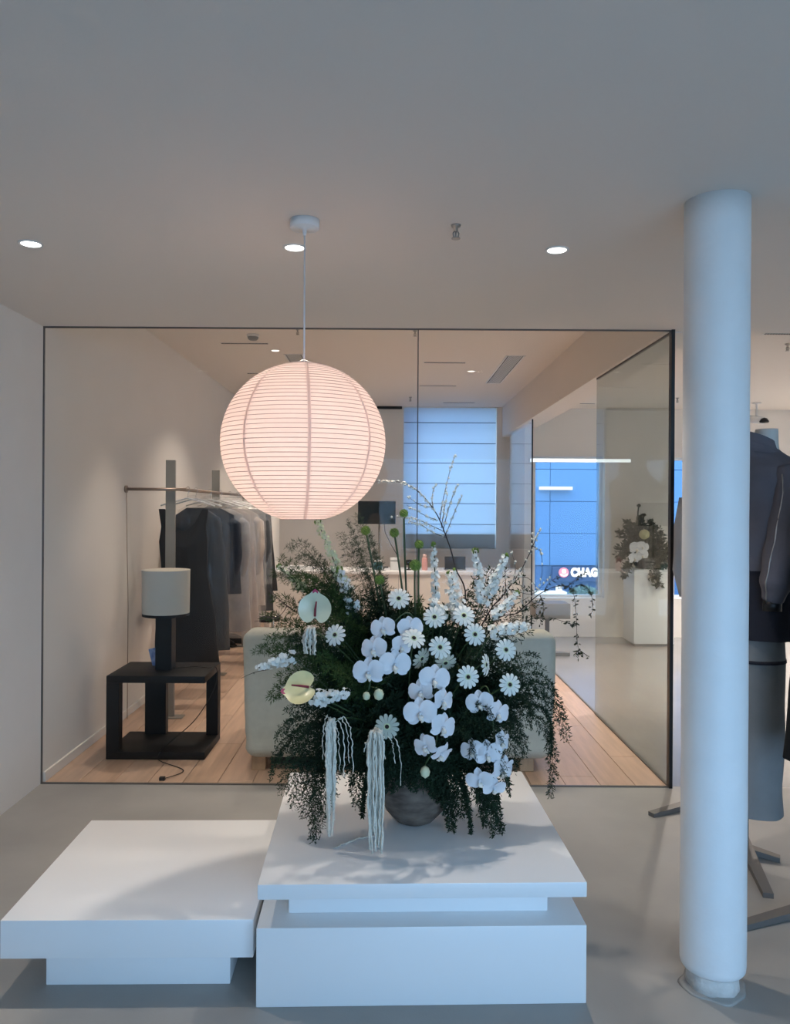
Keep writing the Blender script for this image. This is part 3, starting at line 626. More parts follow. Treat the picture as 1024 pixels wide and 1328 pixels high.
# things on the counter
yc = cy + 0.2
def cpos(px): return (at(px, 735, yc).x, yc, cz)
t = thing('laptop', 'dark laptop standing open on the counter under the window', 'laptop', cpos(590))
hw_ = 13.5 * yc / F; MB().box((-hw_, -0.02, 0), (hw_, 0.16, 0.012), 0.003).build('base', GREYP, t)
MB().box((-hw_, 0.0, 0), (hw_, 0.008, 0.15), 0.002, 1, Matrix.Translation((0, 0.0, 0.01)) @ Matrix.Rotation(-0.15, 4, 'X')).build('lid', mat('laptop_lid', (0.03, 0.03, 0.035), 0.4), t)
t = thing('bottle', 'pink bottle with cap on the counter', 'bottle', cpos(550.5))
MB().lathe([(0.030, 0), (0.033, 0.01), (0.033, 0.13), (0.026, 0.145)], 20).build('body', mat('pink_plastic', (0.72, 0.38, 0.36), 0.4), t, True); MB().lathe([(0.022, 0.145), (0.022, 0.18), (0.001, 0.182)], 16).build('cap', mat('pale_pink', (0.78, 0.55, 0.52), 0.4), t, True)
t = thing('desk_camera', 'small black tabletop device beside the pink bottle', 'device', cpos(530))
MB().lathe([(0.03, 0), (0.03, 0.01), (0.008, 0.015), (0.008, 0.06)], 16).build('stand', BLACKM, t, True); MB().box((-0.035, -0.025, 0.055), (0.035, 0.025, 0.12), 0.012, 3).build('head', BLACKM, t)
t = thing('carton', 'small white carton on the counter', 'box', cpos(512)); sharp(MB().box((-0.055, -0.04, 0), (0.055, 0.04, 0.14), 0.003).build('carton_body', PLASTIC, t)); MB().box((-0.055, -0.041, 0.10), (0.055, -0.0395, 0.115)).build('tape', GREYP, t)
t = thing('teal_pot', 'teal blue pot with a white lid on the counter', 'pot', cpos(490)); MB().lathe([(0.04, 0), (0.05, 0.02), (0.052, 0.07), (0.045, 0.09)], 24).build('body', mat('teal_glaze', (0.05, 0.16, 0.20), 0.3), t, True); MB().lathe([(0.046, 0.09), (0.04, 0.105), (0.012, 0.115), (0.012, 0.13), (0.001, 0.132)], 24).build('lid', PLASTIC, t, True)
t = thing('tray', 'low white tray at the counter\'s clothes end', 'tray', cpos(385)); hw_ = 22 * yc / F; b = MB().box((-hw_, -0.1, 0), (hw_, 0.1, 0.008)); b.box((-hw_, -0.1, 0.008), (hw_, -0.09, 0.035)).box((-hw_, 0.09, 0.008), (hw_, 0.1, 0.035)).box((-hw_, -0.09, 0.008), (-hw_ + 0.01, 0.09, 0.035)).box((hw_ - 0.01, -0.09, 0.008), (hw_, 0.09, 0.035)); b.build('tray_body', PLASTIC, t)
for k in range(3): o = MB().box((-0.1, -0.07, 0), (0.1, 0.07, 0.012), 0.001).build('paper_stack', PLASTIC); o.location = (at(377 + 3 * k, 735, yc).x, yc, cz + 0.0082 + 0.0125 * k); o.rotation_euler = (0, 0, 0.1 * k); tag(o, 'thin white paper stack lying in the tray on the counter', 'paper', 'paper stacks in the tray')

# ------------------------------------------------------------------ hall behind the side glass
p = on_z(840, 831, 0)
pl = thing('plinth', 'white square plinth carrying the far flower arrangement', 'plinth', (at(840, 800, 8.75).x, 8.75, 0))
pz = at(840, 739, 8.55).z
sharp(MB().box((-0.22, -0.2, 0.03), (0.22, 0.2, pz), 0.004).build('body', WHITE, pl)); MB().box((-0.2, -0.18, 0), (0.2, 0.18, 0.03)).build('foot', GREYP, pl)
# grey low stand
gs = thing('display_stand', 'grey block topped display stand on a post with a cross foot', 'display stand', (at(709, 845, 8.0).x, 8.0, 0))
gz0 = at(709, 800, 8.0).z; gz1 = at(709, 781, 8.0).z
GREY = mat('grey_laminate', (0.17, 0.165, 0.155), 0.5)
sharp(MB().box((-0.15, -0.15, gz0), (0.205, 0.15, gz1), 0.003).build('block', GREY, gs)); MB().box((-0.02, -0.02, 0.02), (0.02, 0.02, gz0), 0.002).build('post', GREY, gs)
MB().box((-0.2, -0.03, 0), (0.23, 0.03, 0.035), 0.003).build('foot_bar', GREY, gs); MB().box((-0.03, -0.2, 0.0), (0.03, 0.2, 0.036), 0.003).build('foot_bar', GREY, gs)
# linear light over window 2
a = at(686, 597, YR - 0.03); b_ = at(818, 597, YR - 0.03)
ll = thing('linear_light', 'long white linear wall light above the blue window', 'wall light', ((a.x + b_.x) / 2, YR, a.z)); hw_ = (b_.x - a.x) / 2
MB().box((-hw_, -0.045, -0.022), (hw_, -0.003, 0.026), 0.003).build('housing', PLASTIC, ll); MB().box((-hw_ + 0.01, -0.048, -0.018), (hw_ - 0.01, -0.0445, 0.02)).build('diffuser', LED, ll)
# ------------------------------------------------------------------ outside: shop front across the street
FY = 15.0
BLUE = [mat('facade_panel_%s' % n, c, 0.6) for n, c in (('mid', (0.078, 0.148, 0.255)), ('deep', (0.070, 0.138, 0.243)), ('pale', (0.088, 0.158, 0.265)))]
NAVY = mat('shop_fascia', (0.022, 0.04, 0.095), 0.5); SIGNW = emit('sign_white', (1, 1, 1), 2.2); SIGNP = emit('sign_pink', (0.95, 0.35, 0.5), 1.3); SHOPW = emit('lit_canopy_edge', (0.8, 0.9, 1.0), 1.4)
fz = at(730, 735, FY).z
bd = thing('shop_building', 'blue panelled building across the street with a lit shop sign', 'building', (4.5, FY, -3.7))
MB().box((-7, 0.06, 0), (10, 4, 12)).build('wall', mat('facade_wall', (0.04, 0.085, 0.17), 0.7), bd)
for i in range(9):
    for j in range(7):
        x0 = 1.1 + i * 1.0 - 4.5; z0 = fz + 3.7 + 0.02 + j * 0.62
        MB().box((x0 + 0.004, 0.03, z0 + 0.004), (x0 + 0.996, 0.06, z0 + 0.616), 0.004, 1).build('facade_panel', random.choice(BLUE), bd)
a = at(700, 633, FY - 0.1); b_ = at(742, 633, FY - 0.1)
MB().box((a.x - 4.5, -0.12, a.z + 3.7 - 0.03), (b_.x - 4.5, 0.0, a.z + 3.7 + 0.03)).build('lamp_strip', SHOPW, bd)
sg = MB().box((at(715, 740, FY).x - 4.5, -0.1, at(730, 753, FY).z + 3.7), (at(860, 740, FY).x - 4.5, 0.0, fz + 3.7)).build('fascia', NAVY, bd)
lg = at(731, 742.5, FY - 0.13); lr = 6.3 * FY / F
b = MB().lathe([(0.001, 0), (lr, 0), (lr, 0.03), (0.001, 0.03)], 32); b.v = [(v[0] + lg.x - 4.5, -0.13 + v[2], v[1] + lg.z + 3.7) for v in b.v]
rd = b.build('round_logo', SIGNP, bd)
b = MB()   # white figure inside the round logo
b.lathe([(0.001, -0.006), (lr * 0.42, -0.006), (lr * 0.42, 0), (0.001, 0)], 20, c=(0, 0, 0)); vs = [(v[0] + lg.x - 4.5, -0.131 + v[2], v[1] + lg.z + 3.7 + lr * 0.25) for v in b.v]
b.v = vs; b.tube([(lg.x - 4.5 + lr * 0.6 * math.cos(t), -0.136, lg.z + 3.7 - lr * 0.25 + lr * 0.35 * math.sin(t)) for t in [math.pi * (1.0 + k / 12) for k in range(13)]], lr * 0.14, 6); b.build('logo_figure', SIGNW, rd)
tc = bpy.data.curves.new('CHAG', 'FONT'); tc.body = 'CHAG'; tc.size = 0.215; tc.extrude = 0.012; tc.offset = 0.012; tc.space_character = 1.12
to = bpy.data.objects.new('sign_text', tc); C.objects.link(to)
bpy.context.view_layer.update(); dg = bpy.context.evaluated_depsgraph_get(); me = bpy.data.meshes.new_from_object(to.evaluated_get(dg)); bpy.data.objects.remove(to)
x0 = min(v.co.x for v in me.vertices); x1 = max(v.co.x for v in me.vertices); z0 = min(v.co.y for v in me.vertices); z1 = max(v.co.y for v in me.vertices)
ta = at(740, 748, FY - 0.13); tb_ = at(774.5, 736.5, FY - 0.13)
for v in me.vertices:
    v.co = Vector((ta.x - 4.5 + (v.co.x - x0) / (x1 - x0) * (tb_.x - ta.x), -0.13 + v.co.z * -1, ta.z + 3.7 + (v.co.y - z0) / (z1 - z0) * (tb_.z - ta.z)))
me.materials.clear(); me.materials.append(SIGNW); link('sign_letters', me, SIGNW, bd)
a = at(690, 773, FY - 0.4); b_ = at(735, 768, FY - 0.4); MB().box((a.x - 4.5, -0.4, a.z + 3.7), (b_.x - 4.5, -0.1, b_.z + 3.7)).build('canopy', SHOPW, bd)
a = at(721, 768, FY - .05); b_ = at(729, 760, FY - .05); MB().box((a.x - 4.5, -0.05, a.z + 3.7), (b_.x - 4.5, 0.0, b_.z + 3.7)).build('lit_window', SHOPW, bd)
# street tree
def leaf_cloud(b, c, rad, n, s):
    for i in range(n):
        d = Vector((random.gauss(0, 1), random.gauss(0, 1), random.gauss(0, 1))).normalized() * R(0.3, 1) ** 0.6
        p = Vector(c) + Vector((d.x * rad[0], d.y * rad[1], d.z * rad[2])); u = Vector((R(-1, 1), R(-1, 1), R(-1, 1))).normalized(); v = u.orthogonal().normalized()
        b.quad(p - u * s, p + v * s * 0.45, p + u * s, p - v * s * 0.45)
TREE = mat('street_tree_leaf', (0.10, 0.13, 0.09), 0.8, var=0.3, vscale=3)
tr_ = at(757, 766, 13.0); t = thing('street_tree', 'grey green street tree in front of the lit shop sign', 'tree', (tr_.x, 13.0, -3.7))
b = MB(); leaf_cloud(b, (0, 0, tr_.z + 3.7 - 0.05), (0.26, 0.3, 0.13), 260, 0.05); leaf_cloud(b, (0.1, 0, tr_.z + 3.5), (0.42, 0.35, 0.2), 400, 0.05); b.build('crown', TREE, t)
MB().tube([(0, 0, 0), (0.02, 0, 1.8), (0, 0, tr_.z + 3.6)], [0.06, 0.045, 0.02], 8).build('trunk', TWIG, t, True)

# ------------------------------------------------------------------ mannequins
STAND = mat('grey_steel_stand', (0.17, 0.16, 0.15), 0.5, 0.4)
SKIN = mat('mannequin_linen', (0.52, 0.52, 0.49), 0.8, bump=0.1, bscale=200)
def stand(root, legs, m, top, off=(0, 0)):
    O_ = Vector((off[0], off[1], 0)); MB().tube([O_ + Vector((0, 0, 0.02)), O_ + Vector((0, 0, top))], 0.010, 12).build('pole', m, root, True)
    for (dx, dy) in legs:
        d = Vector((dx, dy, 0)) - O_; n = Vector((-d.y, d.x, 0)).normalized() * 0.019; e = d
        b = MB(); b.v = [tuple(v) for v in (n * 1.4 + Vector((0, 0, 0.012)), -n * 1.4 + Vector((0, 0, 0.012)), -n + e, n + e, n * 1.4 + Vector((0, 0, 0.040)), -n * 1.4 + Vector((0, 0, 0.040)), -n + e + Vector((0, 0, 0.02)), n + e + Vector((0, 0, 0.02)))]; b.v = [tuple(Vector(v) + O_) for v in b.v]
        b.f = [(0, 1, 2, 3), (7, 6, 5, 4), (0, 4, 5, 1), (1, 5, 6, 2), (2, 6, 7, 3), (3, 7, 4, 0)]; b.build('leg', m, root)
def body_shell(rows, seg=40, seed=0, amp=0.0, folds=9, cap=True):
    """rows: (z, cx, cy, rx, ry)"""
    b = MB(); rr = []
    for i in range(len(rows) - 1):
        for s in range(6):
            t = s / 6; rr.append([rows[i][k] * (1 - t) + rows[i + 1][k] * t for k in range(5)])
    rr.append(list(rows[-1]))
    for (z, cx, cy_, rx, ry) in rr:
        for k in range(seg):
            a = 2 * math.pi * k / seg; e = 1 + amp * math.sin(folds * a + 3 * noise.noise(Vector((seed, z * 3, 0)))) + amp * 0.9 * noise.noise(Vector((math.cos(a) * 2, math.sin(a) * 2, z * 7 + seed)))
            b.v.append((cx + rx * math.cos(a) * e, cy_ + ry * math.sin(a) * e, z))
    n = len(rr); b.f = [(i * seg + k, i * seg + (k + 1) % seg, (i + 1) * seg + (k + 1) % seg, (i + 1) * seg + k) for i in range(n - 1) for k in range(seg)]
    if cap: b.f += [tuple(range(seg))[::-1], tuple((n - 1) * seg + k for k in range(seg))]
    return b
JACKET = mat('charcoal_plum_twill', (0.105, 0.098, 0.115), 0.85, var=0.12, vscale=6, bump=0.35, bscale=24)
JACKD = mat('navy_black_twill', (0.013, 0.013, 0.022), 0.85, bump=0.25, bscale=24)
SKIRT = mat('slate_wool', (0.20, 0.205, 0.205), 0.9, var=0.06, vscale=10, bump=0.15, bscale=150)
MY = 3.36; mx = at(984, 700, MY).x
JR = math.radians(-62)
mq = thing('mannequin', 'headless pale mannequin torso on a steel stand with flat feet, wearing the dark jacket', 'mannequin', (mx, MY, 0))
zz = lambda py: at(990, py, MY).z
neck = zz(557)
body_shell([(neck, 0.03, 0, 0.044, 0.05), (neck - 0.06, 0.025, 0, 0.05, 0.055), (neck - 0.12, 0.01, 0, 0.07, 0.07), (neck - 0.17, 0, 0, 0.17, 0.085), (neck - 0.4, 0, 0, 0.15, 0.1), (neck - 0.6, 0, 0, 0.115, 0.09), (neck - 0.8, 0, 0, 0.15, 0.1), (neck - 0.92, 0, 0, 0.10, 0.08)]).build('torso', SKIN, mq, True)
lb = at(966, 1108, 1); pz_ = on_z(967, 1108, 0)
legs = []
hx, hy = pz_.x - mx, pz_.y - MY
stand(mq, [tuple((on_z(*q, 0.0) - Vector((mx, MY, 0))).xy) for q in ((1011, 1117), (996, 1165), (905, 1098), (950, 1055))], STAND, neck - 0.9, (hx, hy))
# jacket, its own thing on the torso
jk = thing('jacket', 'dark charcoal overshirt jacket with stand collar worn by the mannequin', 'jacket', (mx, MY, 0), JR)
body_shell([(neck - 0.085, 0.0, -0.01, 0.075, 0.078), (neck - 0.1, 0.0, -0.005, 0.088, 0.09), (neck - 0.125, 0, 0, 0.13, 0.095), (neck - 0.165, 0, 0, 0.19, 0.115), (neck - 0.22, 0, 0, 0.205, 0.13), (neck - 0.45, -0.005, 0, 0.19, 0.14), (neck - 0.5, -0.01, 0, 0.18, 0.14), (zz(738), -0.01, 0, 0.172, 0.135)], seed=3, amp=0.035, cap=False).build('body', JACKET, jk, True)
cb = body_shell([(neck - 0.04, 0.0, -0.012, 0.068, 0.072), (neck - 0.075, -0.003, -0.01, 0.08, 0.085), (neck - 0.11, 0, -0.005, 0.10, 0.10)], seed=2, amp=0.02, cap=False)
cb.v = [(v[0], v[1], v[2] - 0.38 * (math.cos(JR) * v[0] - math.sin(JR) * v[1]) * (1 if v[2] > neck - 0.09 else 0.4)) for v in cb.v]; cb.build('collar', JACKET, jk, True)
for s in (1, -1):
    P = [Vector((s * 0.165, 0, neck - 0.175)), Vector((s * 0.185, -0.015, neck - 0.28)), Vector((s * 0.175, -0.06, neck - 0.48)), Vector((s * 0.155, -0.10, neck - 0.64)), Vector((s * 0.14, -0.105, zz(775)))]
    if s < 0: P = [Vector((p.x, p.y * 0.2, p.z)) for p in P]
    pts = []; rs = []
    for i in range(len(P) - 1):
        for k in range(8):
            t = k / 8; pts.append(P[i].lerp(P[i + 1], t)); f = (i + t) / 4; rs.append((0.082 + 0.012 * math.sin(f * 3.2) - 0.045 * f ** 2) * (1 + 0.05 * math.sin(f * 34) * f + 0.03 * noise.noise(Vector((f * 9, s, 0)))))
    pts.append(P[-1]); rs.append(0.034)
    sl = MB().tube(pts, rs, 22).build('sleeve', JACKET, jk, True)
    e = P[-1]
    MB().tube([e + Vector((0, 0, 0.012)), e + Vector((0, 0, -0.035))], 0.037, 18).build('cuff', BLACKM, sl, True)
    MB().tube([pts[k] + Vector((0.0, -rs[k] * 1.0, 0)) for k in range(2, 33, 2)], 0.0032, 5).build('piping', STEEL, sl, True)
body_shell([(zz(715), -0.01, 0, 0.158, 0.122), (zz(780), -0.01, 0, 0.155, 0.122), (zz(826), -0.01, 0, 0.158, 0.125)], seed=8, amp=0.02, cap=False).build('dark_underlayer', JACKD, jk, True)
sk = thing('skirt', 'long slate grey skirt below the dark jacket', 'skirt', (mx, MY, 0))
body_shell([(zz(800), -0.01, 0, 0.11, 0.1), (zz(852), -0.01, 0, 0.117, 0.11), (zz(950), -0.01, 0, 0.115, 0.11), (zz(1010), -0.012, 0, 0.108, 0.105), (zz(1052), -0.01, 0, 0.112, 0.11)], seed=6, amp=0.025, folds=5, cap=False).build('body', SKIRT, sk, True)
MB().lathe([(0.118, zz(852)), (0.119, zz(856))], 40, c=(-0.01, 0, 0)).build('seam', JACKD, sk, True)
# second mannequin, hidden behind the column except elbow and foot
M2Y = 3.97; mx2 = at(917, 700, M2Y).x
m2q = thing('mannequin', 'mannequin torso on a steel stand hidden behind the column', 'mannequin', (mx2, M2Y, 0))
body_shell([(1.78, 0, 0, 0.04, 0.045), (1.70, 0, 0, 0.05, 0.055), (1.63, 0, 0, 0.09, 0.07), (1.4, 0, 0, 0.10, 0.09), (1.2, 0, 0, 0.085, 0.08), (1.0, 0, 0, 0.10, 0.09)]).build('torso', SKIN, m2q, True)
stand(m2q, [tuple((on_z(*q, 0.0) - Vector((mx2, M2Y, 0))).xy) for q in ((844, 1059), (930, 1075), (925, 1025))], STAND, 1.05)
PALE = mat('pale_grey_knit', (0.5, 0.48, 0.47), 0.9, bump=0.2, bscale=120)
c2 = thing('cardigan', 'pale grey top with bent sleeve on the mannequin behind the column', 'top', (mx2, M2Y, 0))
body_shell([(1.66, 0, 0, 0.07, 0.075), (1.60, 0, 0, 0.12, 0.09), (1.4, 0, 0, 0.125, 0.11), (1.0, 0, 0, 0.12, 0.11)], seed=4, amp=0.02).build('body', PALE, c2, True)
e = at(877, 738, M2Y) - Vector((mx2, M2Y, 0)); e2_ = at(886, 772, M2Y) - Vector((mx2, M2Y, 0))
MB().tube([(-0.10, 0, 1.56), (-0.125, 0, 1.42), (e.x + 0.02, 0, e.z + 0.06), (e.x + 0.01, 0, e.z), (e2_.x + 0.0, -0.02, e2_.z)], [0.045, 0.045, 0.035, 0.03, 0.028], 14).build('sleeve', PALE, c2, True)
MB().tube([(0.10, 0, 1.56), (0.125, 0, 1.42), (0.12, 0, 1.2), (0.10, -0.03, 1.02)], [0.045, 0.045, 0.038, 0.03], 14).build('sleeve', PALE, c2, True)
# third stand with a black coat at the frame's edge
M3 = on_z(1085, 1175, 0)
m3 = thing('mannequin', 'steel stand mannequin under a long black coat next to the jacket', 'mannequin', (M3.x, M3.y, 0))
stand(m3, [tuple((on_z(*q, 0.0) - Vector((M3.x, M3.y, 0))).xy) for q in ((955, 1206), (1130, 1130), (1150, 1260))], STAND, 1.1)
body_shell([(1.70, 0, 0, 0.045, 0.05), (1.6, 0, 0, 0.05, 0.055), (1.55, 0, 0, 0.13, 0.07), (1.1, 0, 0, 0.1, 0.08)]).build('torso', SKIN, m3, True)
BC = mat('black_wool', (0.006, 0.006, 0.006), 0.95)
zb3 = at(1022, 985, M3.y).z; xb3 = at(1018, 985, M3.y).x - M3.x
c3 = thing('coat', 'long black coat hanging at the edge beside the skirt', 'coat', (M3.x, M3.y, 0))
body_shell([(1.5, 0, 0, -xb3 - 0.05, 0.09), (1.3, 0, 0, -xb3 - 0.05, 0.1), (0.95, 0, 0, -xb3 - 0.03, 0.1), (zb3, 0, 0, -xb3, 0.11)], seed=9, amp=0.02).build('body', BC, c3, True)
MB().lathe([(0.07, 1.5), (0.085, 1.56), (0.08, 1.6)], 24).build('collar', BC, c3, True)

# ------------------------------------------------------------------ the bouquet
vp = on_z(537, 1064, PT); VYD = vp.y
kx = VYD / F   # metres per pixel at the vase
vr = 45 * kx
vs = thing('vase', 'round rough grey brown stoneware vase holding the bouquet', 'vase', (vp.x, VYD, PT))
MB().lathe([(vr * 0.42, 0), (vr * 0.55, 0.008), (vr * 0.82, 0.045), (vr * 1.0, 0.095), (vr * 1.02, 0.125), (vr * 0.92, 0.165), (vr * 0.72, 0.192), (vr * 0.70, 0.205), (vr * 0.74, 0.215), (vr * 0.66, 0.215), (vr * 0.62, 0.19), (vr * 0.85, 0.15), (vr * 0.6, 0.03), (0.001, 0.02)], 48, wob=lambda a, z: 1 + 0.012 * math.sin(3 * a + z * 30) + 0.008 * math.sin(7 * a - z * 60)).build('pot', VASE, vs, True)
MO = Vector((vp.x, VYD, PT + 0.20))           # vase mouth
BCn = Vector((at(535, 880, VYD).x, VYD, at(535, 885, VYD).z))
def bpt(px, py, d=0.0): return at(px, py, VYD - d)  # d metres in front of the vase plane
def foot(): return MO + Vector((R(-0.04, 0.04), R(-0.04, 0.04), R(-0.06, 0.0)))
def flower_thing(name, lab, cat, grp=None):
    f0 = foot(); t = thing(name, lab, cat, f0, 0, grp); return t, f0
def orient(n, up=Vector((0, 0, 1)), spin=0.0):
    z = n.normalized(); x = up.cross(z); x = x.normalized() if x.length > 1e-4 else Vector((1, 0, 0)); y = z.cross(x)
    return Matrix((x, y, z)).transposed().to_4x4() @ Matrix.Rotation(spin, 4, 'Z')
def stem_to(t, f0, p, n=None, r=0.0022, m=STEM, bend=0.5, name='stem'):
    d = p - f0; mid = f0 + d * 0.5 + Vector((-d.x * 0.15, -d.y * 0.1, abs(d.length) * 0.12 * bend))
    if n is not None: mid = mid * 0.6 + (p - n.normalized() * d.length * 0.35) * 0.4
    MB().tube([q - f0 for q in bez(f0, mid, p, 14)], r, 6).build(name, m, t, True)
CAMV = Vector((0, 0, H))
def facing(p, out=0.6, jit=0.15):
    v = (CAMV - p).normalized() + (p - BCn).normalized() * out + Vector((R(-jit, jit), R(-jit, jit), R(-jit, jit))); return v.normalized()

# --- fern fronds: spine, side sprigs and fine needles in one mesh (leaf) plus a stem
def frond_meshes(pts, width, n_side, needle, nl=0.011, nw=0.0014, sag=0.0, flat=False, t0=0.15, spine=0.0014):
    L_ = [0]
    for i in range(len(pts) - 1): L_.append(L_[-1] + (pts[i + 1] - pts[i]).length)
    tot = L_[-1]; st = MB().tube(pts, [spine * (1.2 - 0.9 * i / (len(pts) - 1)) for i in range(len(pts))], 5); lf = MB()
    def pos(t):
        s = t * tot
        for i in range(len(pts) - 1):
            if s <= L_[i + 1] or i == len(pts) - 2:
                f = (s - L_[i]) / max(1e-9, L_[i + 1] - L_[i]); return pts[i].lerp(pts[i + 1], f), (pts[i + 1] - pts[i]).normalized()
    rd = Vector((R(-1, 1), R(-1, 1), R(-1, 1))).normalized()
    for j in range(n_side):
        t = t0 + (1 - t0) * (j + R(0, 0.6)) / n_side; p, d = pos(min(t, 1)); pf_ = math.sin(math.pi * min(1, (t - t0) / (1 - t0) * 0.86 + 0.14)) ** 0.7
        side = d.cross(rd); side = side.normalized() if side.length > 1e-3 else d.orthogonal()
        for s in (-1, 1):
            sd = (side * s * R(0.7, 1.0) + d * R(0.5, 0.9) + Vector((R(-.35, .35), R(-.35, .35), R(-.3, .3)))).normalized()
            ln = width * pf_ * R(0.75, 1.15) + 0.006
            e = p + sd * ln + Vector((0, 0, -sag * ln)); m_ = (p + e) / 2 + Vector((0, 0, 0.12 * ln))
            nb = sd.cross(Vector((R(-1, 1), R(-1, 1), R(-1, 1)))).normalized()
            lf.quad(p - nb * 0.0005, m_ - nb * 0.0006, m_ + nb * 0.0006, p + nb * 0.0005).quad(m_ - nb * 0.0006, e - nb * 0.0003, e + nb * 0.0003, m_ + nb * 0.0006)
            k_ = max(3, int(needle * ln / width))
            for q in range(k_):
                f = (q + 0.6) / k_; b0 = p.lerp(m_, f * 2) if f < 0.5 else m_.lerp(e, f * 2 - 1)
                nd = (sd * R(0.4, 0.9) + Vector((R(-1, 1), R(-1, 1), R(-1, 1))) * 0.9).normalized(); wv = nd.cross(Vector((R(-1, 1), R(-1, 1), R(-1, 1)))).normalized() * nw
                l_ = nl * R(0.6, 1.2); mm = b0 + nd * l_ * 0.5
                lf.quad(b0, mm - wv, b0 + nd * l_, mm + wv)
    return st, lf
def frond(lab, tip, mid=None, width=0.05, m=FERN, n_side=26, needle=9, grp='fern fronds in the bouquet', dens=2.3, start=None, nl=0.011, nw=0.0014, sag=0.2, name='fern_frond', t0=0.15, root=None, spine=0.0014):
    f0 = root or foot()
    if mid is None:
        d = tip - f0; mid = f0 + d * 0.5 + Vector((d.x * 0.05, d.y * 0.05, d.length * R(0.12, 0.3)))
    pts = bez(f0, mid, tip, 16); t = thing(name, lab, 'fern', f0, 0, grp)
    st, lf = frond_meshes([p - f0 for p in pts], width * 1.12, int(n_side * 1.35), int(needle * dens), nl * 1.1, nw * 1.25, sag, t0=t0, spine=spine)
    st.build('stem', DSTEM, t, True); lf.build('leaflets', m, t)
    return t
G_IN = 'dark fern fronds filling the middle of the bouquet'
# inner mass
for i in range(140):
    an = R(0, 2 * math.pi); el = R(-0.5, 1.45); rr = R(0.55, 0.98)
    d = Vector((math.cos(an) * math.cos(el) * 0.43, math.sin(an) * math.cos(el) * 0.30, math.sin(el) * 0.42)) * rr
    frond('dense dark green fern frond filling the middle of the bouquet', BCn + Vector((0, 0, -0.06)) + d, width=0.085, n_side=24, needle=12, nl=0.02, nw=0.0028, grp=G_IN, t0=0.05)
# broad leaved sprigs in the dark core
for i in range(60):
    an = R(0, 2 * math.pi); el = R(-0.5, 1.2); rr = R(0.35, 0.75)
    d = Vector((math.cos(an) * math.cos(el) * 0.38, math.sin(an) * math.cos(el) * 0.28, math.sin(el) * 0.30)) * rr
    frond('broad leaved dark foliage sprig deep inside the bouquet', BCn + Vector((0, 0, -0.04)) + d, width=0.06, n_side=12, needle=5, nl=0.042, nw=0.009, grp='leafy sprigs deep in the bouquet', name='foliage_sprig', t0=0.05)
# left plumes (light green), px targets
for (px, py, mx_, my_, d, wd) in ((352, 742, 440, 745, .05, .06), (362, 722, 430, 770, .0, .05), (348, 775, 420, 770, .05, .06), (338, 800, 410, 790, .06, .06), (375, 748, 450, 740, .1, .07), (345, 828, 420, 800, .08, .06), (385, 765, 460, 760, .1, .07), (352, 850, 430, 820, .1, .06), (395, 745, 470, 770, .02, .07), (360, 880, 420, 840, .12, .06), (420, 740, 480, 780, .05, .07), (330, 845, 400, 810, .05, .05), (350, 905, 400, 850, .1, .05)):
    frond('soft bright green fern plume leaning out over the sofa\'s left half', bpt(px, py, d), bpt(mx_, my_, d * .6), wd, FERNL, 42, 11, 'bright plumes at the left of the bouquet', nl=0.017, nw=0.0009, dens=4.5)
# grey airy plumes behind, upper left
for (px, py, mx_, my_, d, wd) in ((372, 712, 400, 655, -.12, .055), (385, 728, 410, 670, -.1, .05), (450, 672, 480, 740, -.12, .05), (462, 665, 490, 740, -.1, .045), (480, 690, 500, 760, -.1, .04), (405, 735, 430, 690, -.12, .05), (440, 690, 480, 740, -.14, .05)):
    frond('airy grey green plume rising behind the anthurium', bpt(px, py, d), bpt(mx_, my_, d), wd, FERNG, 36, 8, 'airy plumes behind the bouquet', nl=0.015, nw=0.0007, dens=4, sag=0.5, t0=0.4)
# lower left drooping tangle
for (px, py, mx_, my_, d, wd) in ((370, 950, 395, 870, .16, .045), (355, 990, 390, 880, .14, .045), (385, 1000, 385, 880, .2, .05), (365, 1030, 390, 890, .16, .05), (400, 1040, 395, 890, .22, .05), (395, 1060, 400, 880, .2, .05), (380, 1045, 380, 900, .18, .05), (410, 1085, 410, 880, .22, .045), (405, 1110, 405, 860, .22, .03), (420, 1060, 410, 900, .2, .045), (350, 1010, 380, 880, .14, .045), (440, 1000, 430, 890, .22, .05), (385, 975, 390, 880, .2, .05), (460, 1020, 460, 900, .2, .05), (462, 1045, 460, 900, .22, .03), (372, 925, 390, 880, .15, .05), (358, 960, 380, 880, .17, .05)):
    tip = bpt(px, py, d); tip.z = max(tip.z, PT + 0.012)
    frond('dark fern trail drooping over the platform\'s corner by the low platform', tip, bpt(mx_, my_, d * .8), wd, FERN, 30, 9, 'fern trails at the lower left of the bouquet', nl=0.011, nw=0.0015, sag=0.6, t0=0.3)
# upper right dark fan
for (px, py, mx_, my_, d, wd) in ((690, 760, 620, 790, .0, .04), (700, 780, 630, 800, .02, .04), (680, 745, 620, 780, -.02, .04), (660, 738, 610, 780, -.03, .035), (640, 735, 605, 780, -.02, .03), (705, 800, 640, 800, .04, .05), (690, 820, 630, 810, .06, .05), (622, 740, 598, 780, .0, .03)):
    frond('stiff dark fern sprig fanned out towards the grey stand', bpt(px, py, d), bpt(mx_, my_, d), wd, FERN, 22, 6, 'stiff sprigs at the upper right', nl=0.016, nw=0.0018, sag=0.0, t0=0.35)
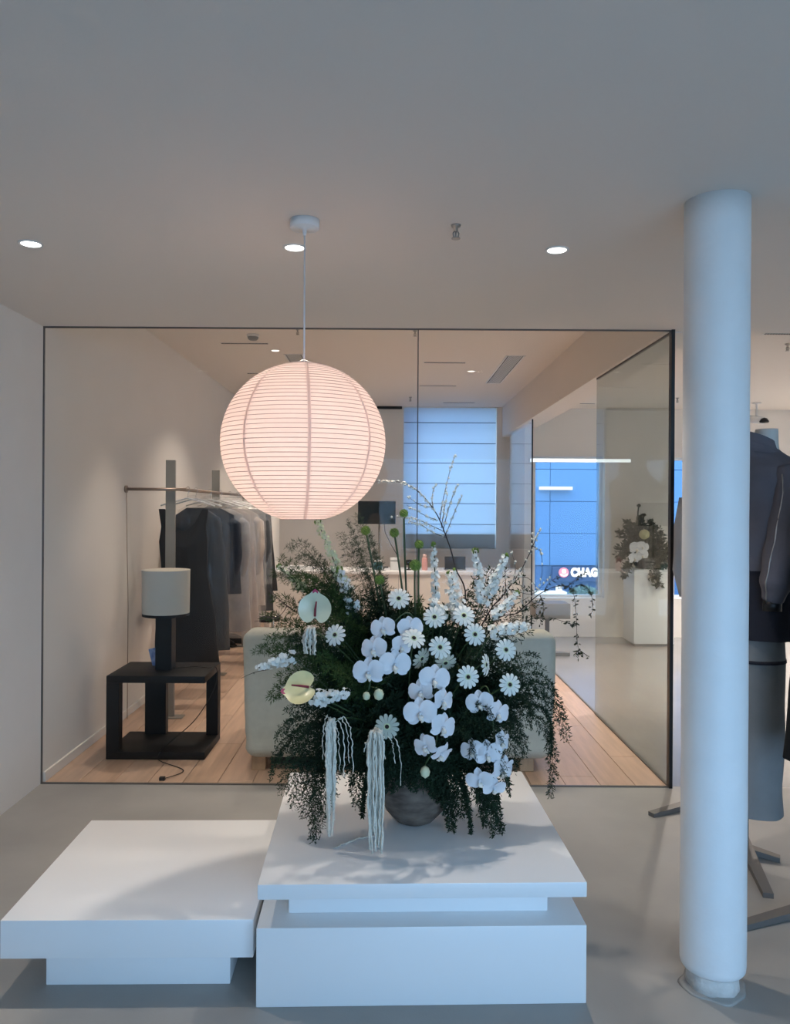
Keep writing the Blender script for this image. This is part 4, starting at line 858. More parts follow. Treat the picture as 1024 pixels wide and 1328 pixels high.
# right droopers
for (px, py, mx_, my_, d, wd) in ((735, 960, 715, 820, .05, .035), (728, 935, 710, 810, .08, .04), (712, 1035, 745, 830, .05, .022), (700, 900, 690, 830, .1, .05), (690, 930, 680, 840, .12, .05), (705, 870, 680, 820, .1, .055), (720, 900, 700, 820, .06, .045), (715, 980, 730, 830, .06, .025), (680, 980, 670, 850, .14, .04), (668, 960, 660, 860, .15, .05), (698, 850, 660, 820, .1, .05), (665, 1000, 665, 860, .16, .04)):
    frond('dark fern trail hanging down over the sofa\'s right corner', bpt(px, py, d), bpt(mx_, my_, d * .7), wd, FERN, 30, 8, 'fern trails at the right of the bouquet', nl=0.014, nw=0.0014, sag=0.7, t0=0.35)
# bottom hanging tails
for (px, py, mx_, my_, d, wd) in ((586, 1083, 575, 960, .12, .022), (611, 1086, 605, 950, .14, .022), (628, 1070, 625, 950, .13, .022), (652, 1090, 612, 930, .13, .024), (640, 1105, 640, 940, .15, .035), (598, 1060, 590, 950, .13, .03), (640, 1050, 640, 940, .15, .035), (620, 1040, 610, 930, .17, .05), (570, 1040, 560, 950, .14, .03), (660, 1030, 650, 920, .16, .04), (500, 1010, 500, 930, .18, .04), (520, 1000, 520, 920, .18, .04), (470, 1060, 470, 950, .16, .02)):
    tip = bpt(px, py, d); tip.z = max(tip.z, PT + 0.012)
    frond('thick bottlebrush fern tail hanging in front of the vase and platform', tip, bpt(mx_, my_, d), wd, FERN, 36, 8, 'fern tails hanging over the vase', nl=0.012, nw=0.0018, sag=0.3, t0=0.25)
for (px, py, mx_, my_, d, wd) in ((400, 770, 470, 800, .1, .07), (420, 755, 470, 790, .06, .07), (445, 760, 490, 800, .1, .07), (470, 765, 500, 800, .08, .06), (492, 752, 510, 800, .06, .05), (385, 800, 450, 800, .15, .07), (378, 830, 440, 820, .15, .07), (395, 850, 450, 840, .2, .07), (420, 870, 470, 850, .22, .07), (430, 800, 480, 820, .15, .07), (500, 770, 510, 820, .1, .05), (545, 775, 545, 820, .1, .05), (580, 790, 570, 840, .1, .05)):
    frond('deep green fern frond packed around the white gerberas near the pale anthurium', bpt(px, py, d), bpt(mx_, my_, d * .7), wd, FERN if (px + py) % 3 else FERNL, 30, 11, 'deep green fronds around the pale anthurium', nl=0.018, nw=0.0011, dens=4)
for (px, py, mx_, my_, d, wd) in ((505, 1025, 510, 940, .17, .04), (545, 1022, 545, 940, .17, .05), (565, 1030, 560, 940, .17, .05), (585, 1040, 580, 940, .16, .06), (525, 1018, 525, 940, .18, .05), (485, 1030, 490, 930, .17, .04)):
    frond('short dark fern frond drooping over the vase rim', bpt(px, py, d), bpt(mx_, my_, d), wd, FERN, 30, 10, 'fern fronds over the vase rim', nl=0.014, nw=0.002, sag=0.5)
# ferny veil over the right orchids
for (px, py, mx_, my_, d) in ((650, 960, 620, 890, .27), (655, 1010, 625, 900, .26), (612, 980, 612, 900, .27), (640, 930, 620, 880, .27)):
    frond('thin fern veil hanging over the lowest right orchids', bpt(px, py, d), bpt(mx_, my_, d), .05, FERN, 18, 7, 'fern veils over the orchids', nl=0.012, nw=0.001, sag=0.7, t0=0.4)

# --- gerberas
b = MB()
NP = 13
for k in range(NP):
    for ring, (ln, z0) in enumerate(((0.0375, 0.004),)):
        a = 2 * math.pi * (k + 0.5 * ring) / NP; c_, s_ = math.cos(a), math.sin(a)
        prof = [(0.008, 0.0022, 0.001), (0.018, 0.0042, 0.003), (0.028, 0.0063, 0.003), (0.035, 0.0056, 0.001), (0.0385, 0.0024, -0.001)]
        vv = []
        for (r_, w_, z_) in prof:
            for s2 in (-1, 0, 1): vv.append((c_ * r_ - s_ * w_ * s2, s_ * r_ + c_ * w_ * s2, z_ + z0 - (0.0012 if s2 == 0 else 0) + (0.0012 * (k % 2))))
        b.add(vv, [(i * 3 + j, i * 3 + j + 1, i * 3 + j + 4, i * 3 + j + 3) for i in range(4) for j in range(2)])
for k in range(16):
    a = 2 * math.pi * k / 16; c_, s_ = math.cos(a), math.sin(a); b.quad((c_ * .007, s_ * .007, .006), (c_ * .014 - s_ * .0026, s_ * .014 + c_ * .0026, .009), (c_ * .017, s_ * .017, .008), (c_ * .014 + s_ * .0026, s_ * .014 - c_ * .0026, .009))
g_pet = b.mesh('petals', True)
g_eye = MB().lathe([(0.0001, 0.0105), (0.004, 0.0102), (0.0066, 0.0085), (0.007, 0.003)], 14).mesh('eye', True)
g_ring = MB().lathe([(0.0066, 0.0075), (0.0085, 0.0078), (0.0105, 0.006), (0.0105, 0.002)], 18).mesh('ring', True)
g_cal = MB().lathe([(0.003, -0.012), (0.010, -0.004), (0.012, 0.003), (0.001, 0.004)], 12).mesh('calyx', True)
for me_, mm in ((g_pet, GERB), (g_eye, GEYE), (g_ring, GRING), (g_cal, STEM)): me_.materials.append(mm)
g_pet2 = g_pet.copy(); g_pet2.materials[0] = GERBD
def gerbera(px, py, d, lab, n=None, sc=1.0, dull=False, grp=None):
    t, f0 = flower_thing('gerbera', lab, 'flower', grp); p = bpt(px, py, d); n = n or facing(p)
    M = Matrix.Translation(p - f0) @ orient(n, spin=R(0, 6)) @ Matrix.Scale(sc, 4)
    link('petals', g_pet2 if dull else g_pet, None, t, M); link('eye', g_eye, None, t, M); link('ring', g_ring, None, t, M); link('calyx', g_cal, None, t, M)
    stem_to(t, f0, p - n * 0.012 * sc, n)
for (px, py, d, lab) in ((517, 777, .16, 'white gerbera highest of all, right below the tall green alliums'), (563, 801, .2, 'white gerbera just above the top of the central orchid spray'),
        (601, 799, .18, 'white gerbera under the tall white stock spike'), (615, 823, .2, 'white gerbera close beneath the one under the tall stock spike'),
        (570, 840, .27, 'white gerbera overlapping the greyish shaded gerbera'), (655, 843, .17, 'white gerbera under the level white stock cluster'),
        (606, 878, .28, 'white gerbera between the side-on gerbera and the central orchids'), (660, 888, .21, 'white gerbera closest to the drooping ferns over the sofa\'s right corner')):
    gerbera(px, py, d, lab)
gerbera(435, 824, .17, 'white gerbera standing alone below the pale green anthurium')
gerbera(536, 829, .33, 'white gerbera tilted upward against the left orchid spray', n=Vector((0.2, -0.75, 0.75)))
gerbera(628, 862, .24, 'white gerbera seen from its side', n=Vector((0.95, -0.5, 0.1)), sc=0.95)
gerbera(502, 942, .29, 'dull white gerbera low in the bouquet between the hanging tassels', dull=True, sc=1.05)
gerbera(545, 853, .24, 'dull white gerbera turned away under the tilted one', n=Vector((0.6, -0.6, -0.3)), dull=True)
gerbera(577, 858, .22, 'greyish gerbera shaded below its white neighbour', n=Vector((0.2, -0.8, -0.5)), dull=True)

# --- orchids
def petal_mesh(name, ln, wd, cup=0.006, roundness=1.0, ny=7, nx=6):
    b = MB()
    for i in range(ny + 1):
        t = i / ny; y = ln * t; hw_ = wd * (math.sin(math.pi * min(1, t * 0.93 + 0.035)) ** (0.62 * roundness)) * (0.75 + 0.35 * t)
        for j in range(nx + 1):
            u = 2 * j / nx - 1; b.v.append((hw_ * u, y - 0.002 * u * u, cup * (u * u) * 0.8 - cup * 1.3 * (t - 0.5) ** 2 * 4 + 0.0012 * math.sin(u * 5 + t * 6)))
    b.f = [(i * (nx + 1) + j, i * (nx + 1) + j + 1, (i + 1) * (nx + 1) + j + 1, (i + 1) * (nx + 1) + j) for i in range(ny) for j in range(nx)]
    m_ = b.mesh(name, True); m_.materials.append(PETAL); return m_
o_pet = petal_mesh('petal', 0.058, 0.037, 0.006, 0.85); o_sep = petal_mesh('sepal', 0.052, 0.020, 0.004, 1.0)
o_col = MB().lathe([(0.001, 0.016), (0.0045, 0.013), (0.005, 0.005), (0.003, -0.012), (0.0015, -0.02)], 10).mesh('blossom', True); o_col.materials.append(PETAL)
b = MB().lathe([(0.001, 0.0), (0.007, 0.003), (0.010, 0.010), (0.008, 0.017), (0.003, 0.022)], 12, wob=lambda a, z: 1 + 0.25 * math.cos(3 * a)); b.tube([(0, -0.004, 0.006), (0.004, -0.016, 0.012), (0.0, -0.024, 0.008)], [0.006, 0.006, 0.002], 8)
o_lip = b.mesh('lip', True); o_lip.materials.append(LIP)
b = MB().lathe([(0.001, 0.0), (0.009, 0.005), (0.0125, 0.014), (0.010, 0.024), (0.001, 0.030)], 14); o_bud = b.mesh('bud', True); o_bud.materials.append(BUD)
def blossom(t, f0, p, n, sc, spin):
    M = Matrix.Translation(p - f0) @ orient(n, spin=spin) @ Matrix.Scale(sc, 4)
    bo = link('blossom', o_col, None, t, M)
    Rz = lambda a: Matrix.Rotation(a, 4, 'Z')
    for a, tilt in ((0.0, 0.12), (2.15, 0.2), (-2.15, 0.2)): link('sepal', o_sep, None, bo, Rz(a) @ Matrix.Translation((0, 0.003, -0.002)) @ Matrix.Rotation(tilt - 0.25, 4, 'X'))
    for a in (1.25, -1.25): link('petal', o_pet, None, bo, Rz(a) @ Matrix.Translation((0, 0.002, 0.003)) @ Matrix.Rotation(0.02 + R(-0.05, 0.1), 4, 'X'))
    link('lip', o_lip, None, bo, Matrix.Translation((0, -0.007, 0.004)) @ Matrix.Rotation(0.5, 4, 'X'))
def orchid(lab, pts, flowers, buds):
    t, f0 = flower_thing('orchid_spray', lab, 'orchid'); P = [f0] + [bpt(*q) for q in pts]; pp = []
    for i in range(len(P) - 1):
        q0, q1, q2, q3 = P[max(i - 1, 0)], P[i], P[i + 1], P[min(i + 2, len(P) - 1)]
        for s in range(8):
            u = s / 8; pp.append(0.5 * ((2 * q1) + (q2 - q0) * u + (2 * q0 - 5 * q1 + 4 * q2 - q3) * u * u + (3 * q1 - q0 - 3 * q2 + q3) * u ** 3))
    pp.append(P[-1]); MB().tube([q - f0 for q in pp], 0.0026, 6).build('stem', STEM, t, True)
    for (px, py, d, yaw, pitch, spin, sc) in flowers:
        p = bpt(px, py, d); n = Vector((math.sin(yaw) * math.cos(pitch), -math.cos(yaw) * math.cos(pitch), math.sin(pitch)))
        sc *= 0.8; blossom(t, f0, p, n, sc, spin)
        q = min(pp, key=lambda v: (v - p).length); MB().tube([q - f0, (q + p) / 2 - f0 + Vector((0, 0, 0.006)), p - n * 0.018 * sc - f0], 0.0014, 5).build('pedicel', STEM, t, True)
    for (px, py, d, sc) in buds:
        p = bpt(px, py, d); link('bud', o_bud, None, t, Matrix.Translation(p - f0) @ Matrix.Rotation(R(-.4, .4) + math.pi, 4, 'X') @ Matrix.Scale(sc, 4))
        q = min(pp, key=lambda v: (v - p).length); MB().tube([q - f0, p - f0], 0.0013, 5).build('pedicel', STEM, t, True)
orchid('white orchid spray arching left of the central orchids, below the tall green alliums', [(548, 900, .2), (535, 800, .27), (505, 815, .28), (485, 865, .3), (478, 895, .3)],
       [(532, 815, .29, 0.3, 0.2, 0.05, .95), (497, 815, .30, -0.35, 0.1, 0.25, .92), (520, 838, .325, 0.6, 0.0, -.3, .85), (485, 842, .34, -0.45, 0.1, 0.2, 1.0), (512, 862, .36, 0.1, 0.1, -0.05, 1.1), (478, 872, .37, -0.25, 0.1, 0.1, 1.1)], [(491, 893, .31, 1.35), (475, 897, .3, 1.0)])
orchid('white orchid spray cascading down the middle in front of the vase', [(565, 890, .24), (572, 865, .29), (562, 920, .31), (566, 960, .30), (552, 990, .28)],
       [(563, 881, .32, 0.15, 0.1, -0.1, 1.1), (546, 897, .315, -0.5, 0.0, 0.3, 0.95), (574, 909, .345, 0.75, 0.0, -0.3, 0.95), (545, 925, .37, -0.15, 0.05, 0.15, 1.15), (574, 943, .36, 0.6, 0.0, -0.35, 1.05), (552, 968, .35, -0.7, -0.1, 0.5, 0.95), (572, 978, .335, 0.8, -0.5, -0.5, 0.95)], [(551, 993, .29, 1.3)])
orchid('white orchid spray half hidden by fern at the right of the vase', [(600, 930, .15), (630, 890, .2), (640, 950, .24), (640, 1000, .22), (628, 1020, .2)],
       [(622, 912, .235, -0.2, 0.1, 0.2, 1.0), (645, 925, .23, 0.6, 0.0, -.3, 1.0), (650, 962, .24, 0.8, 0.0, -0.4, .9), (613, 974, .25, -0.6, 0.0, 0.3, .95), (632, 978, .26, 0.0, 0.0, 0.1, 1.05), (652, 998, .24, 0.7, -0.2, -0.3, 1.1), (622, 1012, .24, -0.3, -0.3, 0.2, 1.0), (640, 1022, .22, 0.3, -0.4, 0.0, .9)], [])

# --- alliums
def allium(px, py, d, bx, by, lab, sc=1.0):
    t, f0 = flower_thing('allium', lab, 'flower', None); p = bpt(px, py, d); q = bpt(bx, by, d + .02)
    MB().tube([v - f0 for v in bez(f0, q, p, 16)], 0.0036, 7).build('stem', STEM, t, True)
    r = 0.0165 * sc; b = MB(); n = 70
    b.lathe([(0.002, -r), (r * 0.7, -r * 0.6), (r * .88, 0), (r * 0.7, r * 0.6), (0.001, r * 0.9)], 12)
    for i in range(n):
        z = 1 - 2 * (i + 0.5) / n; a = i * 2.39996; s_ = math.sqrt(1 - z * z); dv = Vector((s_ * math.cos(a), s_ * math.sin(a), z)); o1 = dv.orthogonal().normalized(); o2 = dv.cross(o1); c_ = dv * r * 0.8; e = 0.0034 * sc
        b.add([c_ + o1 * e, c_ + o2 * e, c_ - o1 * e, c_ - o2 * e, dv * r * R(1.08, 1.3)], [(0, 1, 4), (1, 2, 4), (2, 3, 4), (3, 0, 4)])
    b.v = [tuple(Vector(v) + (p - f0)) for v in b.v]; b.build('flower_head', ALLIUM, t)
allium(474, 688, .05, 490, 760, 'green allium bud closest to the paper lantern, on a leaning stem')
allium(511, 691, .06, 520, 740, 'green allium bud just left of the tallest allium')
allium(523.5, 666, .02, 524, 760, 'tallest green allium bud, beside the black monitor', 0.95)
allium(543, 706, .04, 541, 780, 'green allium bud in front of the glass joint line', 0.95)
allium(538, 733, .1, 535, 790, 'large green allium bud lowest of the upright ones', 1.2)
allium(492, 752, .08, 500, 800, 'short green allium bud among dark leaves', 1.0)

# --- anthuriums
def anthurium(px, py, d, n, spin, size, m, lab, asp=1.0, spr=0.0):
    t, f0 = flower_thing('anthurium', lab, 'flower'); p = bpt(px, py, d); M = Matrix.Translation(p - f0) @ orient(n, spin=spin)
    b = MB(); nr, ns = 7, 36
    for i in range(nr + 1):
        f = i / nr
        for k in range(ns):
            a = 2 * math.pi * k / ns - math.pi / 2     # heart: notch at a=-90, tip at +90
            r = size * (0.92 + 0.12 * math.cos(a) ** 2 - 0.45 * math.exp(-((a + math.pi / 2) / 0.32) ** 2) - 0.45 * math.exp(-((a - 1.5 * math.pi) / 0.32) ** 2) + 0.25 * math.exp(-((a - math.pi / 2) / 0.22) ** 2))
            x, y = r * f * math.cos(a), r * f * math.sin(a) * asp
            b.v.append((x, y, 0.35 * (x * x + y * y) / size * 0.6))
    b.f = [(i * ns + k, i * ns + (k + 1) % ns, (i + 1) * ns + (k + 1) % ns, (i + 1) * ns + k) for i in range(nr) for k in range(ns)]
    # pink tip is a separate part
    tip = MB(); tipf = [f for f in b.f if all(b.v[i][1] > size * asp * 0.88 for i in f)]; b.f = [f for f in b.f if f not in tipf]
    sp = link('spathe', b.mesh('spathe', True), m, t, M)
    tip.v = list(b.v); tip.f = tipf; link('pink_tip', tip.mesh('pink_tip', True), ANTHP, t, M)
    sx_ = MB().tube([(0, -0.42 * size, 0.004), (0.06 * size + spr, 0.0, 0.016), (0.14 * size + spr * 2, 0.45 * size, 0.024)], [0.0044, 0.004, 0.0024], 9); link('spadix', sx_.mesh('spadix', True), SPADIX, t, M)
    stem_to(t, f0, p - n.normalized() * 0.004, None, 0.003)
anthurium(409, 790, .16, Vector((-0.15, -1, 0.15)), 0.0, 0.056, ANTH, 'pale green anthurium with a pink tip at the bouquet\'s upper left', 1.05)
anthurium(391, 894, .24, Vector((-0.2, -0.75, 0.75)), 1.9, 0.062, ANTHY, 'cream yellow anthurium with dark red spadix over the sofa back', 0.95)

# --- stock clusters
def floret(b, p, n, s):
    O = orient(n, spin=R(0, 6)); 
    for k in range(5):
        a = 2 * math.pi * k / 5; c_, s_ = math.cos(a), math.sin(a)
        vv = [O @ Vector((0, 0, 0)), O @ Vector((c_ * s * .6 - s_ * s * .42, s_ * s * .6 + c_ * s * .42, s * .22)), O @ Vector((c_ * s, s_ * s, s * .1 + R(-.1, .2) * s)), O @ Vector((c_ * s * .6 + s_ * s * .42, s_ * s * .6 - c_ * s * .42, s * .22))]
        b.add([v + p for v in vv], [(0, 1, 2, 3)])
def stock(lab, a, c, n, rad, m=STOCKW, s=0.012, grp=None, green_tip=True):
    t, f0 = flower_thing('stock_flower', lab, 'flower', grp); A_ = bpt(*a); B_ = bpt(*c)
    MB().tube([v - f0 for v in bez(f0, A_ * 0.6 + f0 * 0.4 + Vector((0, 0, .04)), A_, 10)] + [v - f0 for v in bez(A_, (A_ + B_) / 2, B_, 6)][1:], 0.0022, 6).build('stem', STEM, t, True)
    b = MB()
    n = int(n * 2.6); s *= 0.95; rad *= 1.15
    for i in range(n):
        f = (i + R(0, 1)) / n; c_ = A_.lerp(B_, f); dv = Vector((R(-1, 1), R(-1, .6), R(-1, 1))).normalized(); floret(b, c_ + dv * rad * R(0.4, 1) * (1 - 0.5 * f) - f0, dv + Vector((0, -0.4, 0)), s * R(0.75, 1.2) * (1 - 0.35 * f))
    b.build('florets', m, t)
    if green_tip:
        b = MB()
        for i in range(9):
            dv = Vector((R(-1, 1), R(-1, 1), R(-.3, 1))).normalized(); b.lathe([(0.0005, -0.006), (0.0035, -0.002), (0.003, 0.003), (0.0005, 0.006)], 6, c=tuple(B_ + dv * rad * 0.4 - f0))
        b.build('green_buds', ALLIUM, t, True)
stock('tall white stock spike in front of the dark laptop', (592, 800, .06), (585, 742, .05), 46, 0.036)
stock('slim white stock spike with green tip left of the laptop', (565, 775, .04), (562, 706, .02), 26, 0.016)
stock('white stock spike with green tip right of the laptop', (625, 780, .02), (616, 715, .02), 34, 0.024)
stock('loose white stock spike leaning toward the counter end', (632, 775, .0), (655, 722, .0), 30, 0.024)
stock('white stock cluster lying level above the sofa\'s right end', (640, 818, .14), (683, 812, .14), 44, 0.028, green_tip=False)
stock('white stock cluster beside the cream yellow anthurium', (410, 908, .24), (450, 898, .25), 46, 0.028, green_tip=False)
stock('small white stock cluster over the sofa\'s left part', (378, 852, .14), (335, 866, .14), 34, 0.022, green_tip=False)
stock('tall pale green stock spike just under the lantern', (450, 770, .02), (412, 676, .02), 52, 0.024, STOCKG, 0.0105)
stock('short pale green stock sprig reaching toward the clothes', (395, 765, .04), (362, 735, .04), 20, 0.018, STOCKG, 0.009)
stock('white stock cluster in the bouquet between anthurium and alliums', (460, 790, .08), (440, 740, .06), 26, 0.03)
stock('white stock sprig on the right side behind the gerberas', (640, 800, .08), (670, 770, .06), 24, 0.02)
stock('small white stock bunch hidden behind the upper orchids', (575, 800, .1), (560, 780, .1), 24, 0.03, green_tip=False)

# --- amaranthus tassels
def strand(b, pts, r):
    P = []; n = 26
    for i in range(n):
        f = i / (n - 1) * (len(pts) - 1); k_ = min(int(f), len(pts) - 2); P.append(pts[k_].lerp(pts[k_ + 1], f - k_))
    P = [P[0]] + [p + Vector((R(-1, 1), R(-1, 1), R(-.5, .5))) * 0.0032 for p in P[1:]]
    b.tube(P, [r * R(0.55, 1.4) * (1 - 0.35 * i / n) for i in range(n)], 5)
def amaranth(lab, px, ytop, ybot, d, wpx, n, extra=()):
    t, f0 = flower_thing('amaranthus', lab, 'flower'); top = bpt(px, ytop, d)
    MB().tube([v - f0 for v in bez(f0, (f0 + top) / 2 + Vector((0, 0, 0.14)), top, 12)], 0.003, 6).build('stem', STEM, t, True)
    b = MB(); root = top - f0
    for i in range(n):
        xo = R(-1, 1) * wpx * kx * 0.5; yo = R(-1, 1) * wpx * kx * 0.4; bot = bpt(px, ytop + (ybot - ytop) * (R(0.6, 1.0) if i > 4 else R(.93, 1)), d) - f0; bot.z = max(bot.z, PT - f0.z + 0.004)
        strand(b, [root + Vector((0, 0.01, -0.006)), root + Vector((xo * 0.6, yo, R(-0.002, 0.012))), root + Vector((xo * R(.8, 1.1), yo, R(-0.045, -0.015))), root.lerp(bot, 0.5) + Vector((xo, yo, 0)), bot + Vector((xo * 0.8, yo * .8, 0))], 0.0046)
    for (ex, ey, et) in extra:
        bot = bpt(ex, ey, d) - f0; e_ = R(-6, 8); strand(b, [root + Vector((0, 0.02, -0.01)), bpt(px + (ex - px) * .55, ytop - 3 + e_, d - .02) - f0, bpt(px + (ex - px) * .85, ytop + 10 + e_, d) - f0, bpt(ex + R(-2, 2), (ytop + ey) / 2, d) - f0, bot], et)
    b.build('tassel', AMAR, t, True); return t
amaranth('pale amaranthus tassel hanging short of the platform, closest to the cream yellow anthurium', 430, 936, 1088, .27, 12, 22, ((446, 1008, .0025), (452, 990, .002), (458, 1000, .0025), (440, 1000, .002), (418, 985, .002)))
amaranth('thick pale amaranthus tassel touching the platform left of the vase', 487, 950, 1106, .31, 18, 34, ((473, 975, .0025), (499, 985, .0025), (512, 990, .002), (519, 1018, .002), (478, 1000, .002)))
t = amaranth('small pale amaranthus tassel arching under the pale green anthurium', 404, 816, 850, .2, 22, 12)
# one strand lying on the platform
pts = [on_z(485, 1084, PT + .004), on_z(465, 1087, PT + .004), on_z(445, 1095, PT + .004), on_z(433, 1099, PT + .004)]
b = MB(); strand(b, [p - pts[0] for p in pts], 0.0026); o = b.build('fallen_tassel', AMAR, None, True); o.location = pts[0]; tag(o, 'single pale tassel strand lying on the platform top', 'flower')

# --- blossom branches
def branch(lab, main, subs, blos=1.0, r=0.0028, m=BLOSSOM, leaf=None, bs=0.0055, name='blossom_branch'):
    f0 = foot(); t = thing(name, lab, 'branch', f0); tw_ = MB(); bl_ = MB()
    def catm(P):
        pp = []
        for i in range(len(P) - 1):
            q0, q1, q2, q3 = P[max(i - 1, 0)], P[i], P[i + 1], P[min(i + 2, len(P) - 1)]
            for s in range(6):
                u = s / 6; pp.append(0.5 * ((2 * q1) + (q2 - q0) * u + (2 * q0 - 5 * q1 + 4 * q2 - q3) * u * u + (3 * q1 - q0 - 3 * q2 + q3) * u ** 3))
        pp.append(P[-1]); return pp
    def deco(pp, dens, t0=0.0):
        L_ = sum((pp[i + 1] - pp[i]).length for i in range(len(pp) - 1)); n = int(L_ * 95 * dens)
        for _ in range(n):
            k_ = random.randrange(int(len(pp) * t0), len(pp) - 1); p = pp[k_].lerp(pp[k_ + 1], R(0, 1)) + Vector((R(-1, 1), R(-1, 1), R(-1, 1))) * 0.004
            if leaf: 
                u = Vector((R(-1, 1), R(-1, 1), R(-1, .4))).normalized(); v = u.orthogonal().normalized(); bl_.quad(p, p + u * leaf * .5 + v * leaf * .25, p + u * leaf, p + u * leaf * .5 - v * leaf * .25)
            else: bl_.lathe([(0.0003, -bs), (bs * R(.6, 1), 0), (0.0003, bs)], 5, c=tuple(p))
    P = catm([f0] + [bpt(*q) for q in main]); P = [p - f0 for p in P]
    tw_.tube(P, [r * (1.1 - 0.85 * i / len(P)) for i in range(len(P))], 6); deco(P, 0.35 * blos, 0.5)
    tw_.build('main_stem', TWIG, t, True)
    for sb in subs:
        Q = catm([bpt(*q) for q in sb]); Q = [q - f0 for q in Q]
        MB().tube(Q, [0.0013 * (1.2 - 0.8 * i / len(Q)) for i in range(len(Q))], 5).build('side_twig', TWIG, t, True); deco(Q, blos, 0.15)
    bl_.build('leaves' if leaf else 'blossoms', m, t)
branch('tall blossom branch arching up in front of the blue blind', [(600, 800, .0), (590, 735, .0), (578, 695, .0), (565, 665, .0), (545, 640, .0), (525, 627, .0), (505, 624, .0), (488, 625, .0)],
       [[(570, 675, 0), (574, 650, 0), (582, 615, .02), (590, 590, .02)], [(574, 690, 0), (580, 665, 0), (588, 640, .0), (594, 629, 0)], [(577, 695, 0), (585, 675, 0), (593, 655, 0), (599, 643, 0)], [(562, 662, 0), (560, 645, 0), (563, 632, .0), (567, 628, 0)], [(572, 685, 0), (576, 660, -.02), (580, 640, -.03)],
        [(560, 658, 0), (545, 655, 0), (530, 645, .02)], [(568, 675, 0), (550, 668, 0), (527, 655, .02)], [(573, 688, 0), (555, 680, 0), (535, 672, .02), (503, 671, .03)], [(578, 697, 0), (560, 690, 0), (545, 680, 0), (530, 676, 0)]], 1.3)
branch('twiggy pale branch rising beside the dark glass edge', [(625, 810, .0), (650, 775, .0), (675, 740, .0), (692, 705, .0), (700, 685, .0)],
       [[(680, 730, 0), (690, 710, 0), (690, 692, .02)], [(665, 755, 0), (668, 735, 0), (662, 712, .02)], [(655, 768, 0), (655, 745, 0), (652, 725, 0)], [(690, 708, 0), (700, 715, 0), (703, 735, .02), (700, 760, .02)], [(670, 748, 0), (685, 750, 0), (698, 765, 0)], [(645, 780, 0), (660, 765, 0), (690, 770, .02), (715, 745, .02)], [(640, 785, 0), (665, 785, 0), (700, 765, .02)]], 0.7)
branch('leafy trailing vine reaching over toward the blue shop window', [(630, 820, .05), (670, 795, .05), (700, 770, .05), (725, 760, .05), (742, 766, .05), (747, 800, .05), (748, 830, .05), (752, 850, .05)],
       [[(742, 764, .05), (755, 758, .05), (766, 770, .05), (768, 790, .05), (765, 798, .05)], [(705, 768, .05), (712, 755, .05), (725, 748, .05)], [(747, 812, .05), (730, 806, .05), (712, 800, .05)], [(751, 843, .05), (746, 848, .05), (749, 853, .05)], [(751, 843, .05), (758, 848, .05), (764, 852, .05)], [(735, 762, .05), (750, 748, .05), (760, 742, .05)], [(700, 772, .05), (705, 790, .05), (700, 810, .05)]], 2.2, 0.002, DSTEM, 0.014, name='trailing_vine')
branch('thin dark twig reaching out left toward the clothes', [(470, 830, .05), (400, 800, .08), (370, 785, .08), (340, 760, .08)], [[(372, 786, .08), (360, 800, .08), (330, 806, .08)], [(350, 868, .1), (330, 872, .1), (312, 880, .1)], [(378, 790, .08), (355, 770, .08), (345, 742, .08)]], 0.12, 0.0016, DSTEM, 0.01, name='bare_twig')

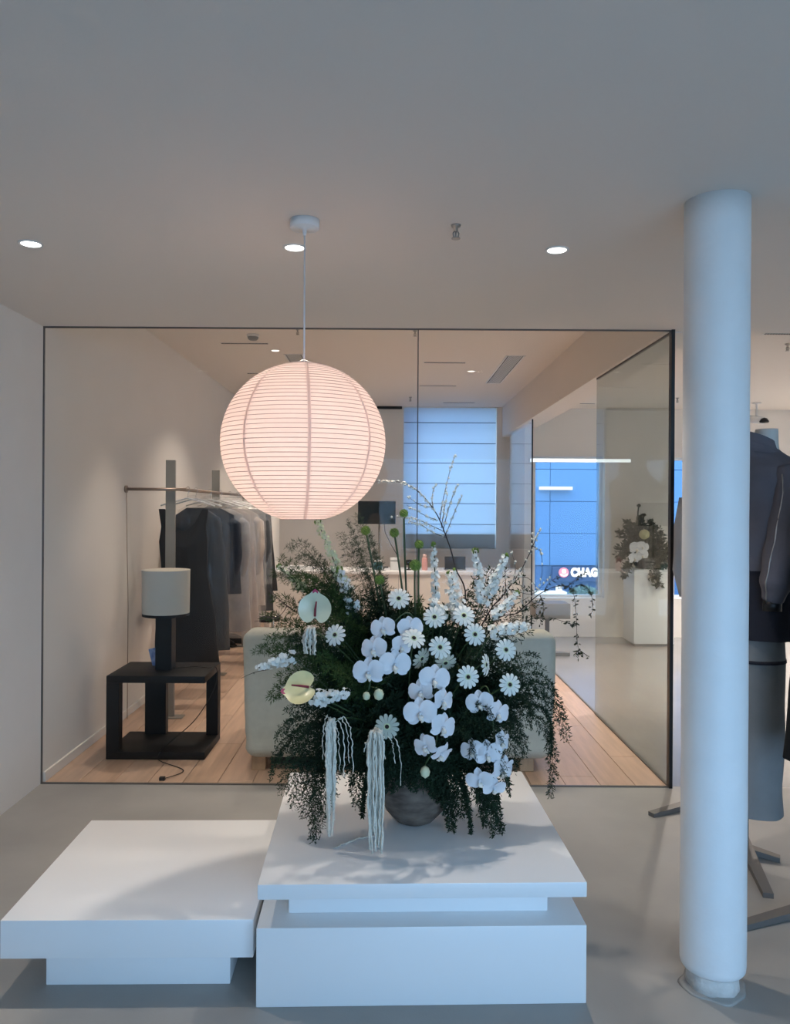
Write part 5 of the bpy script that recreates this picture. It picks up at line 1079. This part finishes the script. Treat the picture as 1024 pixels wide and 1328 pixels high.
# --- far arrangement on the plinth in the hall
vz = 8.75; fx = at(838, 700, vz).x
t = thing('vase', 'dark bowl vase on the white plinth in the hall', 'vase', (fx, vz, pz))
MB().lathe([(0.08, 0), (0.13, 0.03), (0.15, 0.08), (0.13, 0.12), (0.11, 0.12), (0.12, 0.08), (0.001, 0.02)], 24).build('bowl', BLACKM, t, True)
r0 = Vector((fx, vz, pz + 0.1))
for (px, py) in ((800, 720), (803, 690), (812, 678), (830, 672), (845, 680), (856, 690), (862, 715), (860, 735), (808, 745), (855, 760), (850, 750), (818, 700), (838, 690), (848, 712), (825, 720), (860, 765), (832, 735), (812, 712)):
    tip = at(px, py, vz - R(0.0, 0.25)); md = (r0 + tip) / 2 + Vector((0, 0, 0.2))
    frond('dark fern frond of the far arrangement on the hall plinth', tip, md, 0.12, FERN, 16, 8, 'fern fronds of the far arrangement', root=r0.copy(), nl=0.05, nw=0.007, t0=0.1, spine=0.004)
for (px, py, sc) in ((826, 712, 2.0), (832, 720, 1.6), (822, 724, 1.7), (833, 709, 1.5)):
    f0 = r0.copy(); t = thing('orchid', 'white orchid bloom in the far arrangement on the hall plinth', 'orchid', f0, 0, 'orchids of the far arrangement'); p = at(px, py, vz - 0.33)
    blossom(t, f0, p, Vector((R(-.4, .4), -1, 0.1)), sc * 0.75, R(-.4, .4)); MB().tube([v - f0 for v in bez(f0, (f0 + p) / 2 + Vector((0, 0, .1)), p + Vector((0, 0.015, 0)), 8)], 0.004, 5).build('stem', STEM, t, True)
for (px, py, bx) in ((828, 656, 822), (835, 668, 829)):
    f0 = r0.copy(); t = thing('allium', 'thin stemmed dark bud rising above the far arrangement', 'flower', f0, 0, 'tall buds of the far arrangement'); p = at(px, py, vz)
    MB().tube([v - f0 for v in bez(f0, at(bx, 690, vz), p, 10)], 0.008, 6).build('stem', DSTEM, t, True); MB().lathe([(0.001, -0.02), (0.025, -0.005), (0.02, 0.015), (0.001, 0.022)], 10, c=tuple(p - f0)).build('flower_head', DSTEM, t, True)
f0 = r0.copy(); t = thing('chrysanthemum', 'round cream bloom high in the far arrangement', 'flower', f0); p = at(835, 693, vz - 0.28)
b = MB()
for i in range(60):
    dv = Vector((R(-1, 1), R(-1, .3), R(-1, 1))).normalized(); floret(b, p + dv * 0.045 - f0, dv, 0.025)
b.build('petals', ANTHY, t); MB().tube([v - f0 for v in bez(f0, (f0 + p) / 2 + Vector((0, 0, .1)), p, 8)], 0.005, 5).build('stem', STEM, t, True)
